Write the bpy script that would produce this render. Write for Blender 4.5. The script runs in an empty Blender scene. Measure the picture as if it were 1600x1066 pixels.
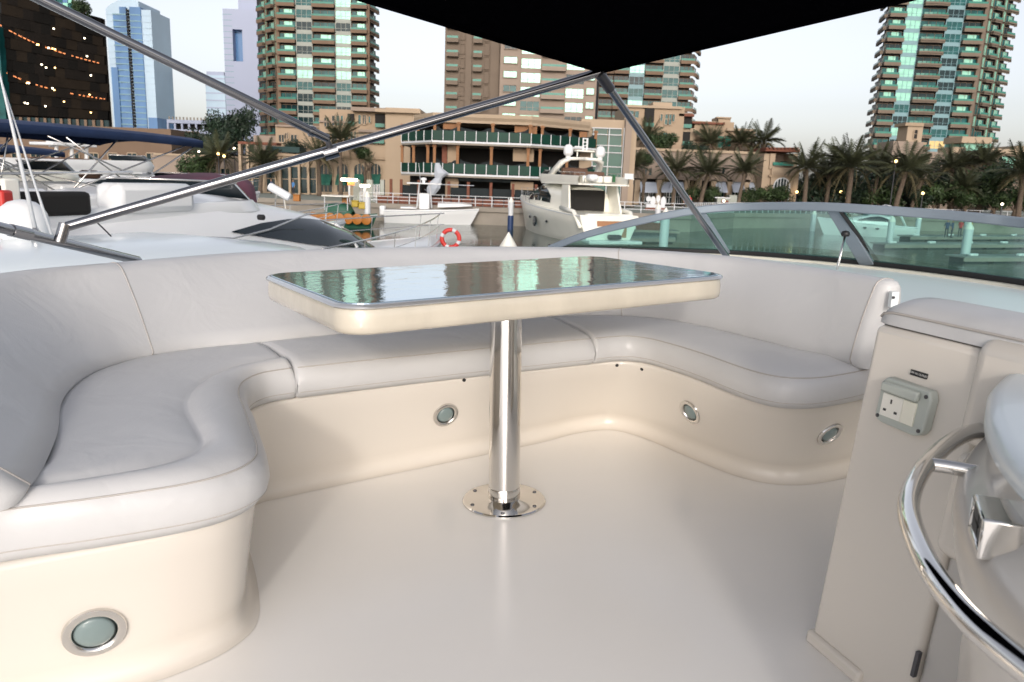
import bpy, bmesh, math, random
from math import radians as R, sin, cos, pi, sqrt, atan2
from mathutils import Vector as V, Matrix as M4
from mathutils.bvhtree import BVHTree
random.seed(7)
sc = bpy.context.scene
COL = sc.collection
# ---------------------------------------------------------------- camera
EYE = V((0, 0, 1.06)); PITCH = R(11.9); ROLL = R(2.1); HEEL = R(1.38)
cd = bpy.data.cameras.new('camera'); cam = bpy.data.objects.new('camera', cd); COL.objects.link(cam)
cd.sensor_width = 36; cd.lens = 27; cd.clip_start = 0.05; cd.clip_end = 6000
cd.dof.use_dof = True; cd.dof.focus_distance = 2.6; cd.dof.aperture_fstop = 8.0
cam.matrix_world = M4.Translation(EYE) @ M4.Rotation(pi/2 - PITCH, 4, 'X') @ M4.Rotation(ROLL, 4, 'Z')
sc.camera = cam
# ---------------------------------------------------------------- sky, sun, exposure
SUN_EL, SUN_AZ = R(18), R(0)          # low sun behind the camera
w = bpy.data.worlds.new('World'); sc.world = w; w.use_nodes = True
nt = w.node_tree; nt.nodes.clear()
sky = nt.nodes.new('ShaderNodeTexSky'); sky.sky_type = 'NISHITA'; sky.sun_disc = False
sky.sun_elevation = SUN_EL; sky.sun_rotation = pi + SUN_AZ
sky.air_density = 1.0; sky.dust_density = 2.5; sky.ozone_density = 1.5
hs = nt.nodes.new('ShaderNodeHueSaturation'); hs.inputs['Saturation'].default_value = 0.35
bg = nt.nodes.new('ShaderNodeBackground'); bg.inputs['Strength'].default_value = 0.15
wo = nt.nodes.new('ShaderNodeOutputWorld')
nt.links.new(sky.outputs[0], hs.inputs['Color']); tint = nt.nodes.new('ShaderNodeMix'); tint.data_type = 'RGBA'; tint.blend_type = 'MULTIPLY'; tint.inputs[0].default_value = 1; tint.inputs[7].default_value = (1.01, .98, .995, 1)
nt.links.new(hs.outputs[0], tint.inputs[6]); nt.links.new(tint.outputs[2], bg.inputs[0]); nt.links.new(bg.outputs[0], wo.inputs[0])
sd = bpy.data.lights.new('sun', 'SUN'); sd.energy = 0.70; sd.angle = R(4); sd.color = (1.0, 0.93, 0.84)
sun = bpy.data.objects.new('sun', sd); COL.objects.link(sun)
sdir = V((sin(SUN_AZ)*cos(SUN_EL), -cos(SUN_AZ)*cos(SUN_EL), sin(SUN_EL)))   # towards the sun
sun.rotation_euler = sdir.to_track_quat('Z', 'Y').to_euler(); sun.location = (0, -20, 30)
sc.view_settings.view_transform = 'Standard'; sc.view_settings.look = 'None'
sc.view_settings.gamma = 1; sc.view_settings.use_curve_mapping = False; sc.view_settings.exposure = 0.47
sc.render.engine = 'CYCLES'; sc.cycles.use_denoising = True; sc.cycles.max_bounces = 8
sc.cycles.transparent_max_bounces = 12; sc.cycles.caustics_reflective = False; sc.cycles.caustics_refractive = False
sc.cycles.sample_clamp_indirect = 6
# ---------------------------------------------------------------- frames
BOAT = M4.Translation(EYE) @ M4.Rotation(HEEL, 4, V((0, -cos(PITCH), sin(PITCH)))) @ M4.Translation(-EYE)
def _ray(px, py, roll):
    x, y = (px-800)/1200, -(py-533)/1200
    c, s = cos(roll), sin(roll)
    lx, ly = c*x-s*y, s*x+c*y
    return V((lx, cos(PITCH)+ly*sin(PITCH), -sin(PITCH)+ly*cos(PITCH)))
def at(px, py, Y):                     # a point of the marina, Y metres away
    r = _ray(px, py, ROLL); return EYE + r*(Y/r.y)
def wz(px, py, z):                     # a point of the marina at height z
    r = _ray(px, py, ROLL); return EYE + r*((z-EYE.z)/r.z)
def bt(px, py, Y):                     # same on our own, slightly heeling boat
    r = _ray(px, py, ROLL-HEEL); return EYE + r*(Y/r.y)
# ---------------------------------------------------------------- materials
MATS = {}
def mat(name, col, rough=0.5, metal=0.0, var=0.0, vscale=5.0, bump=0.0, bscale=40.0, spec=0.5, coat=0.0, emit=None, estr=0.0, ior=1.5, dist=0.01, trans=0.0, alpha=1.0, rvar=0.0, streak=None, bump2=None):
    if name in MATS: return MATS[name]
    m = bpy.data.materials.new(name); m.use_nodes = True; MATS[name] = m
    t = m.node_tree; b = t.nodes['Principled BSDF']
    b.inputs['Base Color'].default_value = (*col, 1); b.inputs['Roughness'].default_value = rough
    b.inputs['Metallic'].default_value = metal; b.inputs['Specular IOR Level'].default_value = spec
    b.inputs['Coat Weight'].default_value = coat; b.inputs['IOR'].default_value = ior
    b.inputs['Transmission Weight'].default_value = trans; b.inputs['Alpha'].default_value = alpha
    if emit: b.inputs['Emission Color'].default_value = (*emit, 1); b.inputs['Emission Strength'].default_value = estr
    tc = t.nodes.new('ShaderNodeTexCoord')
    if var or rvar:
        n = t.nodes.new('ShaderNodeTexNoise'); n.inputs['Scale'].default_value = vscale; n.inputs['Detail'].default_value = 6
        src = tc.outputs['Object']
        if streak:
            mp = t.nodes.new('ShaderNodeMapping'); mp.inputs['Scale'].default_value = streak
            t.links.new(src, mp.inputs[0]); src = mp.outputs[0]
        t.links.new(src, n.inputs['Vector'])
        if var:
            mx = t.nodes.new('ShaderNodeMix'); mx.data_type = 'RGBA'
            mx.inputs[6].default_value = tuple(min(1, c*(1-var)) for c in col)+(1,)
            mx.inputs[7].default_value = tuple(min(1, c*(1+var)) for c in col)+(1,)
            cr_ = t.nodes.new('ShaderNodeMapRange'); cr_.inputs[1].default_value = .3; cr_.inputs[2].default_value = .7
            t.links.new(n.outputs['Fac'], cr_.inputs[0]); t.links.new(cr_.outputs[0], mx.inputs[0]); t.links.new(mx.outputs[2], b.inputs['Base Color'])
        if rvar:
            mr = t.nodes.new('ShaderNodeMapRange'); mr.inputs[1].default_value = .3; mr.inputs[2].default_value = .7
            mr.inputs[3].default_value = max(0.02, rough-rvar); mr.inputs[4].default_value = rough+rvar
            t.links.new(n.outputs['Fac'], mr.inputs[0]); t.links.new(mr.outputs[0], b.inputs['Roughness'])
    if bump:
        n2 = t.nodes.new('ShaderNodeTexNoise'); n2.inputs['Scale'].default_value = bscale; n2.inputs['Detail'].default_value = 4
        t.links.new(tc.outputs['Object'], n2.inputs['Vector'])
        bp = t.nodes.new('ShaderNodeBump'); bp.inputs['Strength'].default_value = bump; bp.inputs['Distance'].default_value = dist
        t.links.new(n2.outputs['Fac'], bp.inputs['Height']); t.links.new(bp.outputs[0], b.inputs['Normal'])
        if bump2:
            n3 = t.nodes.new('ShaderNodeTexNoise'); n3.inputs['Scale'].default_value = bump2[1]; n3.inputs['Detail'].default_value = 3; n3.inputs['Distortion'].default_value = .6
            t.links.new(tc.outputs['Object'], n3.inputs['Vector'])
            b3 = t.nodes.new('ShaderNodeBump'); b3.inputs['Strength'].default_value = bump2[0]; b3.inputs['Distance'].default_value = bump2[2]
            t.links.new(n3.outputs['Fac'], b3.inputs['Height']); t.links.new(b3.outputs[0], bp.inputs['Normal'])
    return m
VINYL = mat('vinyl', (.575, .575, .575), .40, var=.03, vscale=3, bump=.15, bscale=220, dist=.002, rvar=.05, bump2=(.55, 6, .012))
PIPING = mat('vinyl_seam', (.46, .43, .40), .6)
GEL = mat('gelcoat_cream', (.69, .645, .58), .26, coat=.25)
FLOORM = mat('gelcoat_floor', (.88, .86, .825), .20, var=.03, vscale=1.1, bump=.04, bscale=3, dist=.01)
DECKM = mat('gelcoat_white', (.84, .89, .90), .3)
CHROME = mat('stainless_steel', (.72, .70, .67), .07, 1.0, rvar=.03, vscale=9)
CHROME_D = mat('steel_dark_joint', (.10, .10, .11), .3, .6)
BLACK = mat('black_rubber', (.012, .012, .013), .5)
CANVAS = mat('black_canvas', (.002, .002, .003), .95, bump=.3, spec=.0)
GREYP = mat('grey_plastic', (.44, .47, .43), .45)
CREAMP = mat('cream_plastic', (.82, .80, .72), .35)
SWP = mat('ivory_switch', (.80, .78, .66), .35)
DARKH = mat('dark_hole', (.02, .02, .022), .6)
LENS = mat('frosted_lens', (.19, .25, .25), .32, coat=.4)
ALU = mat('painted_aluminium', (.23, .275, .32), .42, .25, var=.05, vscale=6)
WHITE = mat('boat_white', (.78, .79, .79), .3, coat=.3)
WHITEB = mat('boat_white_cool', (.70, .77, .80), .26, coat=.3)
CREAMB = mat('boat_cream', (.86, .845, .76), .3, coat=.3, var=.03, vscale=.6)
TINT = mat('boat_tinted_glass', (.010, .018, .024), .04, 0, spec=.42, ior=1.45)
TUBE = mat('steel_tube', (.30, .30, .31), .09, 1.0)  # darker than the chrome: the black canopy's reflection is put into the colour
NAVY = mat('navy_canvas', (.015, .035, .10), .85, var=.2, vscale=2)
BURG = mat('burgundy_canvas', (.17, .06, .09), .8, var=.15, vscale=2)
BROWNV = mat('brown_vinyl', (.13, .07, .045), .6)
TEAK = mat('teak', (.36, .18, .09), .6, var=.2, vscale=4, streak=(1, 14, 14))
RED = mat('red_plastic', (.62, .04, .03), .45)
ORANGE = mat('orange_plastic', (.38, .14, .02), .5)
YELLOW = mat('yellow_plastic', (.45, .32, .03), .5)
BEIGE = mat('beige_render', (.36, .27, .185), .9, var=.07, vscale=.35, bump=.2, bscale=8, dist=.01)
BEIGE2 = mat('pale_render', (.40, .31, .22), .9, var=.06, vscale=.3)
BEIGED = mat('pinkish_render', (.29, .23, .185), .9, var=.06, vscale=.3)
TAN = mat('tan_concrete', (.175, .118, .08), .9, var=.08, vscale=.25)
TAN2 = mat('taupe_concrete', (.17, .132, .10), .9, var=.08, vscale=.25)
SPAN = mat('white_spandrel', (.30, .32, .285), .6, var=.05)
SPANB = mat('blue_spandrel', (.17, .30, .33), .5, var=.05)
MINT_SKY = mat('mint_sky_glass', (.27, .58, .45), .18, .15, spec=.4, var=.22, vscale=.35)  # bright sky reflection painted into the pane colour
TEALG = mat('teal_glass', (.012, .085, .085), .12, .0, spec=.22, var=.4, vscale=.5)  # dark copy of the pane, for those reflecting other buildings
DARKG = mat('dark_glass', (.008, .026, .03), .12, spec=.2, var=.4, vscale=.5)
RAILG = mat('green_balustrade_glass', (.05, .20, .155), .15, spec=.2, var=.15, vscale=.6)
BLUEG = mat('blue_glass', (.09, .19, .36), .2, 0, spec=.3, var=.3, vscale=.03, streak=(3, 3, .6))
PALEG = mat('pale_blue_glass', (.40, .52, .62), .3, 0, spec=.3, var=.1, vscale=.05)
OFFW = mat('office_cladding', (.34, .38, .50), .6, var=.04, vscale=.05)
RECESS = mat('interior_dark', (.010, .009, .008), .8)  # near-black; paints the shade inside recesses and openings, also serves dark parts
WOOD = mat('orange_timber', (.24, .105, .035), .65, var=.15, vscale=3)
RUST = mat('rust_timber', (.17, .06, .035), .8, var=.2, vscale=3)
TARP = mat('dark_tarp', (.014, .02, .022), .9, var=.3, vscale=.8)
CONC = mat('concrete', (.28, .25, .21), .9, var=.12, vscale=.6)
PAVE = mat('promenade_paving', (.24, .26, .22), .9, var=.1, vscale=.3)
STEELW = mat('white_steel', (.62, .64, .66), .5)
DOCKM = mat('dock_planks', (.25, .25, .235), .8, var=.15, vscale=1)
FLOATM = mat('dock_float', (.03, .04, .045), .6)
BLUEP = mat('blue_paint', (.015, .04, .12), .5)
DKPANEL = [mat('bronze_panel_%s' % n, c, .6, 0, spec=.06, var=.2, vscale=.5) for n, c in (('dark', (.003, .0025, .002)), ('mid', (.006, .0045, .0035)), ('warm', (.011, .0075, .0045)))]
LAMP = mat('lamp_glow', (1, .7, .35), .5, emit=(1, .62, .22), estr=5)
LAMPW = mat('lamp_white', (1, .9, .7), .5, emit=(1, .85, .6), estr=7)
GLOWO = mat('orange_light_strip', (.8, .25, .06), .5, emit=(1, .22, .03), estr=.16)
LITWIN = mat('lit_window', (.5, .35, .15), .4, emit=(1, .62, .2), estr=.28)
BARK = mat('palm_bark', (.12, .09, .065), .95, var=.3, vscale=5, bump=.6, bscale=14, dist=.05)
FROND = mat('palm_frond', (.062, .070, .036), .6, var=.35, vscale=1.2)
FRONDO = mat('palm_frond_old', (.13, .11, .055), .7, var=.3, vscale=1.2)
LEAF = mat('bush_leaf', (.028, .052, .014), .6, var=.45, vscale=1.0)
LEAFD = mat('tree_leaf_dark', (.016, .034, .017), .6, var=.4, vscale=1.0)
# ---------------------------------------------------------------- mesh builder
def link(name, me, parent=None, kind=None):
    o = bpy.data.objects.new(name, me); COL.objects.link(o)
    if parent is not None: o.parent = parent
    if kind: o['kind'] = kind
    return o
class MB:
    def __init__(s): s.v = []; s.f = []; s.mi = []; s.mats = []; s.cur = 0
    def use(s, m):
        if m not in s.mats: s.mats.append(m)
        s.cur = s.mats.index(m); return s
    def add(s, vs, fs):
        n = len(s.v); s.v += [tuple(p) for p in vs]; s.f += [tuple(i+n for i in f) for f in fs]; s.mi += [s.cur]*len(fs); return s
    def box(s, c, d, rz=0.0, m=None):
        x, y, z = d[0]/2, d[1]/2, d[2]/2; ca, sa = cos(rz), sin(rz)
        vs = []
        for i in (-1, 1):
            for j in (-1, 1):
                for k in (-1, 1):
                    p = V((i*x*ca-j*y*sa, i*x*sa+j*y*ca, k*z))
                    if m: p = m @ p
                    vs.append(p+V(c))
        return s.add(vs, [(0, 1, 3, 2), (4, 6, 7, 5), (0, 4, 5, 1), (2, 3, 7, 6), (0, 2, 6, 4), (1, 5, 7, 3)])
    def b2(s, a, b): return s.box([(a[i]+b[i])/2 for i in range(3)], [abs(b[i]-a[i]) for i in range(3)])
    def tube(s, pts, r, n=10, caps=True):
        pts = [V(p) for p in pts]; rs = r if isinstance(r, (list, tuple)) else [r]*len(pts); rings = []; up = None
        for i, p in enumerate(pts):
            t = (pts[min(i+1, len(pts)-1)]-pts[max(i-1, 0)]).normalized()
            if up is None: up = V((0, 0, 1)) if abs(t.z) < .95 else V((1, 0, 0))
            a = t.cross(up).normalized(); b = a.cross(t).normalized(); up = b
            rings.append([p+(a*cos(2*pi*k/n)+b*sin(2*pi*k/n))*rs[i] for k in range(n)])
        vs = [q for g in rings for q in g]; fs = []
        for i in range(len(pts)-1):
            for k in range(n): fs.append((i*n+k, i*n+(k+1) % n, (i+1)*n+(k+1) % n, (i+1)*n+k))
        if caps: fs += [tuple(range(n-1, -1, -1)), tuple((len(pts)-1)*n+k for k in range(n))]
        return s.add(vs, fs)
    def lathe(s, prof, c=(0, 0, 0), n=24, mtx=None):
        vs = []; fs = []
        for r, z in prof:
            for k in range(n):
                p = V((r*cos(2*pi*k/n), r*sin(2*pi*k/n), z))
                vs.append((mtx @ p if mtx else p)+V(c))
        for i in range(len(prof)-1):
            for k in range(n): fs.append((i*n+k, i*n+(k+1) % n, (i+1)*n+(k+1) % n, (i+1)*n+k))
        fs.append(tuple((len(prof)-1)*n+k for k in range(n))); fs.append(tuple(range(n-1, -1, -1)))
        return s.add(vs, fs)
    def grid(s, rows, closed=False, flip=False):
        n = len(rows[0]); vs = [p for r in rows for p in r]; fs = []
        for i in range(len(rows)-1):
            for k in range(n if closed else n-1):
                k2 = (k+1) % n; q = (i*n+k, i*n+k2, (i+1)*n+k2, (i+1)*n+k)
                fs.append(q[::-1] if flip else q)
        return s.add(vs, fs)
    def prism(s, poly, z0, z1, mtx=None):
        n = len(poly); vs = [V((x, y, z0)) for x, y in poly]+[V((x, y, z1)) for x, y in poly]
        if mtx: vs = [mtx @ p for p in vs]
        fs = [tuple(range(n-1, -1, -1)), tuple(range(n, 2*n))]+[(k, (k+1) % n, n+(k+1) % n, n+k) for k in range(n)]
        return s.add(vs, fs)
    def mesh(s, name, m=None, smooth=False, org=(0, 0, 0), weld=True):
        me = bpy.data.meshes.new(name); o = V(org)
        me.from_pydata([tuple(V(p)-o) for p in s.v], [], s.f)
        for x in (s.mats or [m]): me.materials.append(x)
        if s.mats: me.polygons.foreach_set('material_index', s.mi)
        bm = bmesh.new(); bm.from_mesh(me)
        if weld: bmesh.ops.remove_doubles(bm, verts=bm.verts, dist=1e-5)
        bmesh.ops.recalc_face_normals(bm, faces=bm.faces); bm.to_mesh(me); bm.free()
        if smooth:
            me.polygons.foreach_set('use_smooth', [True]*len(me.polygons))
            if smooth is not True: me.set_sharp_from_angle(angle=R(smooth))
        me.update(); return me
    def build(s, name, m=None, parent=None, smooth=False, bevel=0.0, org=None, kind=None, weld=True, seg=2):
        if org is None:
            q = parent; org = (0, 0, 0)
            while q is not None:
                if '_org' in q: org = q['_org']; break
                q = q.parent
        o = link(name, s.mesh(name, m, smooth, org, weld), parent, kind)
        if bevel:
            b = o.modifiers.new('bevel', 'BEVEL'); b.width = bevel; b.segments = seg; b.limit_method = 'ANGLE'; b.angle_limit = R(40)
            if not smooth:
                o.data.polygons.foreach_set('use_smooth', [True]*len(o.data.polygons)); o.data.set_sharp_from_angle(angle=R(50))
        return o
def tag(o, label, cat, group=None):
    o['label'] = label; o['category'] = cat
    if group: o['group'] = group
    return o
def thing(name, label, cat, loc=(0, 0, 0), rz=0.0, group=None, boat=False):
    """Empty at a thing's base; its parts are given in the same frame as loc (org) unless rz turns them (then local)."""
    o = bpy.data.objects.new(name, None); COL.objects.link(o); o.empty_display_size = .1
    o.matrix_world = (BOAT if boat else M4.Identity(4)) @ M4.Translation(V(loc)) @ M4.Rotation(rz, 4, 'Z')
    tag(o, label, cat, group)
    return o
def org(o, p): o['_org'] = tuple(p); return o
def clean_org():
    for o in bpy.data.objects:
        if '_org' in o: del o['_org']
def copy_tree(o, parent=None):
    c = o.copy(); COL.objects.link(c); c.parent = parent
    for ch in o.children: copy_tree(ch, c)
    return c
def cr(pts, k=6):                       # Catmull-Rom through pts, k steps per span
    P = [V(p).to_3d() if len(p) == 3 else V((p[0], p[1], 0)) for p in pts]; out = []
    for i in range(len(P)-1):
        a, b, c, d = P[max(i-1, 0)], P[i], P[i+1], P[min(i+2, len(P)-1)]
        for j in range(k):
            t = j/k
            out.append(.5*((2*b)+(c-a)*t+(2*a-5*b+4*c-d)*t*t+(3*b-a-3*c+d)*t**3))
    out.append(P[-1]); return out
def rrect(w_, d_, r, n=6):
    out = []
    for cx, cy, a0 in ((w_/2-r, d_/2-r, 0), (-w_/2+r, d_/2-r, pi/2), (-w_/2+r, -d_/2+r, pi), (w_/2-r, -d_/2+r, 3*pi/2)):
        for k in range(n+1):
            a = a0+k*pi/2/n; out.append((cx+r*cos(a), cy+r*sin(a)))
    return out
def side_normal(c, i):                  # right-hand normal of a plan curve
    t = c[min(i+1, len(c)-1)]-c[max(i-1, 0)]; return V((t.y, -t.x, 0)).normalized()
# ================================================================ OUR BOAT
o = MB().add([(-2.2, -1.5, 0), (2.4, -1.5, 0), (2.4, 3.6, 0), (-2.2, 3.6, 0)], [(0, 1, 2, 3)]).build('floor', FLOORM, kind='structure'); o.matrix_world = BOAT
# ---- sofa
sofa = thing('curved_sofa', 'U-shaped grey vinyl lounge sofa on cream gelcoat plinth wrapping round the table', 'sofa', (0, 2.8, 0), boat=True); org(sofa, (0, 2.8, 0))
TB = [(-1.25, 1.10), (-1.10, 1.20), (-.94, 1.30), (-.757, 1.40), (-.66, 1.46), (-.60, 1.52), (-.578, 1.60), (-.60, 1.72), (-.66, 1.88), (-.74, 2.05), (-.795, 2.2), (-.79, 2.32), (-.70, 2.42), (-.46, 2.57), (-.1, 2.75), (.15, 2.88), (.34, 2.975), (.48, 2.985), (.585, 2.89), (.69, 2.70), (.785, 2.51), (.87, 2.43), (.96, 2.41), (1.06, 2.44), (1.25, 2.54), (1.7, 2.76)]
FB = [(-1.3, 1.17), (-1.13, 1.28), (-.97, 1.375), (-.80, 1.465), (-.715, 1.53), (-.66, 1.60), (-.645, 1.68), (-.69, 1.82), (-.77, 2.0), (-.85, 2.15), (-.885, 2.28), (-.86, 2.385), (-.77, 2.46), (-.48, 2.655), (-.096, 2.9), (.11, 3.04), (.272, 3.165), (.43, 3.215), (.57, 3.12), (.717, 2.893), (.842, 2.706), (.93, 2.635), (1.02, 2.62), (1.132, 2.653), (1.36, 2.76), (1.8, 2.97)]
tb, fb = cr(TB, 6), cr(FB, 6)
def base_rows():
    rows = []
    def row(z, extra, u):
        return [V((tb[i].x+(fb[i].x-tb[i].x)*u, tb[i].y+(fb[i].y-tb[i].y)*u, z))+side_normal(fb, i)*extra for i in range(len(tb))]
    rows.append(row(.35, -.30, 0)); rows.append(row(.35, -.012, 0)); rows.append(row(.346, -.004, 0))
    for z in (.335, .28, .22, .16, .11, .075): rows.append(row(z, 0, 1-(z-.03)/.32 if z < .335 else 0.03))
    for z, e in ((.05, .0), (.030, .002), (.017, .007), (.008, .015), (.003, .024), (.001, .036)): rows.append(row(z, e, 1))
    return rows
BR = base_rows()
mbp = MB().grid(BR)
plinth = mbp.build('plinth', GEL, sofa, smooth=True)
bvh = BVHTree.FromPolygons([V(p) for p in mbp.v], mbp.f)
for px, py, r, dark in ((148, 987, .060, 1), (696, 648, .050, 0), (1079, 644, .050, 0), (1296, 678, .050, 0)):
    d = _ray(px, py, ROLL-HEEL).normalized(); hit, nrm, _, _ = bvh.ray_cast(EYE, d)
    if nrm.dot(d) > 0: nrm = -nrm
    rot = nrm.to_track_quat('Z', 'Y').to_matrix().to_4x4()
    ring = MB().lathe([(r, -.004), (r, .003), (r*.97, .007), (r*.80, .009), (r*.70, .006), (r*.66, -.002)], hit, 40, rot).build('courtesy_light', CHROME, sofa, smooth=50)
    MB().lathe([(r*.68, .0), (r*.55, .006), (r*.3, .009), (.001, .010)], hit, 32, rot).build('lens', LENS, ring, smooth=True)
for px, py in ((725, 594), (964, 571), (1003, 577)):
    d = _ray(px, py, ROLL-HEEL).normalized(); hit, nrm, _, _ = bvh.ray_cast(EYE, d)
    if hit is None: continue
    if nrm.dot(d) > 0: nrm = -nrm
    MB().lathe([(.007, -.002), (.0065, .003), (.001, .004)], hit, 12, nrm.to_track_quat('Z', 'Y').to_matrix().to_4x4()).build('screw_cap', BLACK, sofa, smooth=50)
CP = [(.14, .345, 0), (.015, .352, 0), (.0, .372, 0), (-.006, .395, 0), (-.004, .418, 0), (.004, .438, 0), (.018, .453, 0)]
def cushion(F, G, Cc, groove, k=6, round_a=True, round_b=True):
    f, g, c = cr(F, k), cr(G, k), cr(Cc, k); n = len(f)
    def L(a, b, u): return a+(b-a)*u
    rows = []
    zs = []
    for d, z, _ in CP: rows.append(([L(f[i], g[i], d/.13) for i in range(n)], z))
    prof = ((.035, .467), (.06, .477), (.085, .481), (.108, .478), (.122, .469), (.128, .465), (.136, .470), (.150, .476)) if groove else ((.035, .463), (.06, .470), (.09, .475), (.13, .479))
    for d, z in prof: rows.append(([L(f[i], g[i], d/.13) for i in range(n)], z))
    base = rows[-1][0]
    for u, z in ((.2, .482), (.45, .486), (.7, .485), (.88, .480), (1.0, .468), (1.06, .44)):
        rows.append(([L(base[i], c[i], u) for i in range(n)], z))
    R_ = [[V((p.x, p.y, z)) for p in r] for r, z in rows]
    # round the two open ends over
    def endcols(i0, i1):
        t = (sum(((r[i0]-r[i1]) for r in R_), V())/len(R_)).normalized()
        cen = sum((r[i0] for r in R_), V())/len(R_); out = []
        for s_, dz in ((.005, .008), (.010, .022), (.012, .05)):
            out.append([V((r[i0].x, r[i0].y, max(.345, r[i0].z-dz if r[i0].z > .40 else r[i0].z+dz*.2)))+t*s_ for r in R_])
        return out
    A = endcols(0, 1)[::-1]; B = endcols(-1, -2)
    return [[*[a[j] for a in A], *R_[j], *[b[j] for b in B]] for j in range(len(R_))], f, g
def seam(f, g, d, z, parent, r=.0016, sl=slice(None), dz=0):
    pts = [V((*(f[i]+(g[i]-f[i])*(d/.13)).xy, z+dz)) for i in range(len(f))][sl]
    MB().tube(pts, r, 6).build('piping', PIPING, parent, smooth=True)
FL = [(-1.25, 1.11), (-1.10, 1.215), (-.936, 1.305), (-.79, 1.365), (-.639, 1.441), (-.567, 1.51), (-.544, 1.59), (-.566, 1.68), (-.629, 1.827), (-.70, 1.99), (-.765, 2.13), (-.795, 2.25), (-.775, 2.345), (-.705, 2.402)]
GL = [(-1.20, 1.20), (-1.05, 1.295), (-.905, 1.379), (-.80, 1.44), (-.735, 1.49), (-.70, 1.55), (-.693, 1.625), (-.72, 1.69), (-.775, 1.785), (-.85, 1.92), (-.895, 2.06), (-.905, 2.19), (-.87, 2.335), (-.768, 2.478)]
CL = [(-1.19, 1.25), (-1.06, 1.34), (-.96, 1.44), (-.99, 1.55), (-1.08, 1.70), (-1.15, 1.80), (-1.20, 1.92), (-1.245, 2.02), (-1.275, 2.13), (-1.29, 2.25), (-1.275, 2.34), (-1.23, 2.47), (-1.10, 2.60), (-.935, 2.708)]
FM = [(-.685, 2.405), (-.46, 2.53), (-.225, 2.655), (.1, 2.82), (.316, 2.925)]
GM = [(-.755, 2.51), (-.52, 2.64), (-.28, 2.765), (.04, 2.93), (.25, 3.04)]
CM = [(-.925, 2.715), (-.68, 2.87), (-.45, 3.02), (-.1, 3.205), (.135, 3.31)]
FR = [(.334, 2.935), (.40, 2.972), (.47, 2.985), (.535, 2.945), (.585, 2.87), (.64, 2.77), (.69, 2.66), (.735, 2.54), (.785, 2.43), (.845, 2.36), (.92, 2.345), (1.0, 2.365), (1.09, 2.415), (1.22, 2.50)]
GR = [(.28, 3.05), (.38, 3.09), (.47, 3.11), (.57, 3.07), (.65, 2.98), (.72, 2.87), (.78, 2.75), (.825, 2.64), (.86, 2.56), (.90, 2.51), (.95, 2.49), (1.01, 2.50), (1.08, 2.525), (1.19, 2.57)]
CRR = [(.155, 3.325), (.30, 3.355), (.42, 3.355), (.57, 3.335), (.65, 3.30), (.72, 3.24), (.80, 3.13), (.85, 3.04), (.90, 2.96), (.95, 2.86), (1.04, 2.69), (1.09, 2.63), (1.16, 2.59), (1.27, 2.61)]
for F_, G_, C_, gv in ((FL, GL, CL, True), (FM, GM, CM, False), (FR, GR, CRR, False)):
    rows, f, g = cushion(F_, G_, C_, gv)
    c = MB().grid(rows).build('seat_cushion', VINYL, sofa, smooth=True)
    seam(f, g, .017, .4535, c, r=.002); seam(f, g, .0, .3735, c, r=.0015, dz=0)
CA = [(-.925, 1.335), (-.96, 1.44), (-1.05, 1.64), (-1.162, 1.848), (-1.235, 2.03), (-1.268, 2.2), (-1.262, 2.33), (-1.218, 2.454), (-1.101, 2.578), (-.912, 2.69), (-.5, 2.97), (-.1, 3.18), (.14, 3.29), (.4, 3.335), (.56, 3.312), (.69, 3.24), (.79, 3.115), (.88, 2.965), (1.03, 2.68), (1.09, 2.58), (1.148, 2.49)]
TA = [(-1.20, 1.20), (-1.33, 1.45), (-1.44, 1.75), (-1.515, 2.03), (-1.535, 2.25), (-1.51, 2.39), (-1.45, 2.50), (-1.375, 2.60), (-1.236, 2.82), (-1.05, 3.05), (-.62, 3.31), (-.2, 3.43), (.1, 3.46), (.37, 3.455), (.556, 3.39), (.70, 3.31), (.82, 3.205), (.93, 3.065), (1.08, 2.75), (1.135, 2.60), (1.185, 2.46)]
ca, ta = cr(CA, 6), cr(TA, 6)
BP = [(0, .01, .462), (0, -.002, .474), (0, -.010, .49), (.15, -.012, .53), (.35, -.012, .585), (.55, -.010, .64), (.75, -.004, .695), (.9, 0, .733), (.97, .006, .750), (1, .022, .760), (1, .045, .762), (1, .068, .757), (1, .082, .742), (1, .088, .715), (1, .088, .60), (1, .07, .50), (1, .04, .462)]
def brow(wv, ex, z): return [V((ca[i].x+(ta[i].x-ca[i].x)*wv, ca[i].y+(ta[i].y-ca[i].y)*wv, z))-side_normal(ta, i)*(ex-.02) for i in range(len(ca))]
BRr = [brow(*p) for p in BP]
def dome(rows, i0, i1):
    t = (sum(((r[i0]-r[i1]) for r in rows), V())/len(rows)); t.z = 0; t.normalize(); nn = -side_normal(ta, 0 if i0 == 0 else len(ta)-1); cols = []
    for s_, k in ((.014, .05), (.026, .18), (.036, .42), (.041, .75), (.042, 1.0)):
        col = []
        for j, r in enumerate(rows):
            q = r[i0]+nn*(.045-BP[j][1])*k; q.z -= (.03*k if q.z > .70 else 0); col.append(q+t*s_)
        cols.append(col)
    return cols
A = dome(BRr, 0, 1)[::-1]; B = dome(BRr, -1, -2)
back = MB().grid([[*[a[j] for a in A], *BRr[j], *[b[j] for b in B]] for j in range(len(BRr))]).build('backrest', VINYL, sofa, smooth=True)
for idx in (0, 7*6+1, 13*6+3, len(ca)-1):
    MB().tube([BRr[j][idx]+V((0, -.0005, .0005)) for j in range(1, len(BRr)-1)], .0022, 6).build('piping', PIPING, back, smooth=True)
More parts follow.
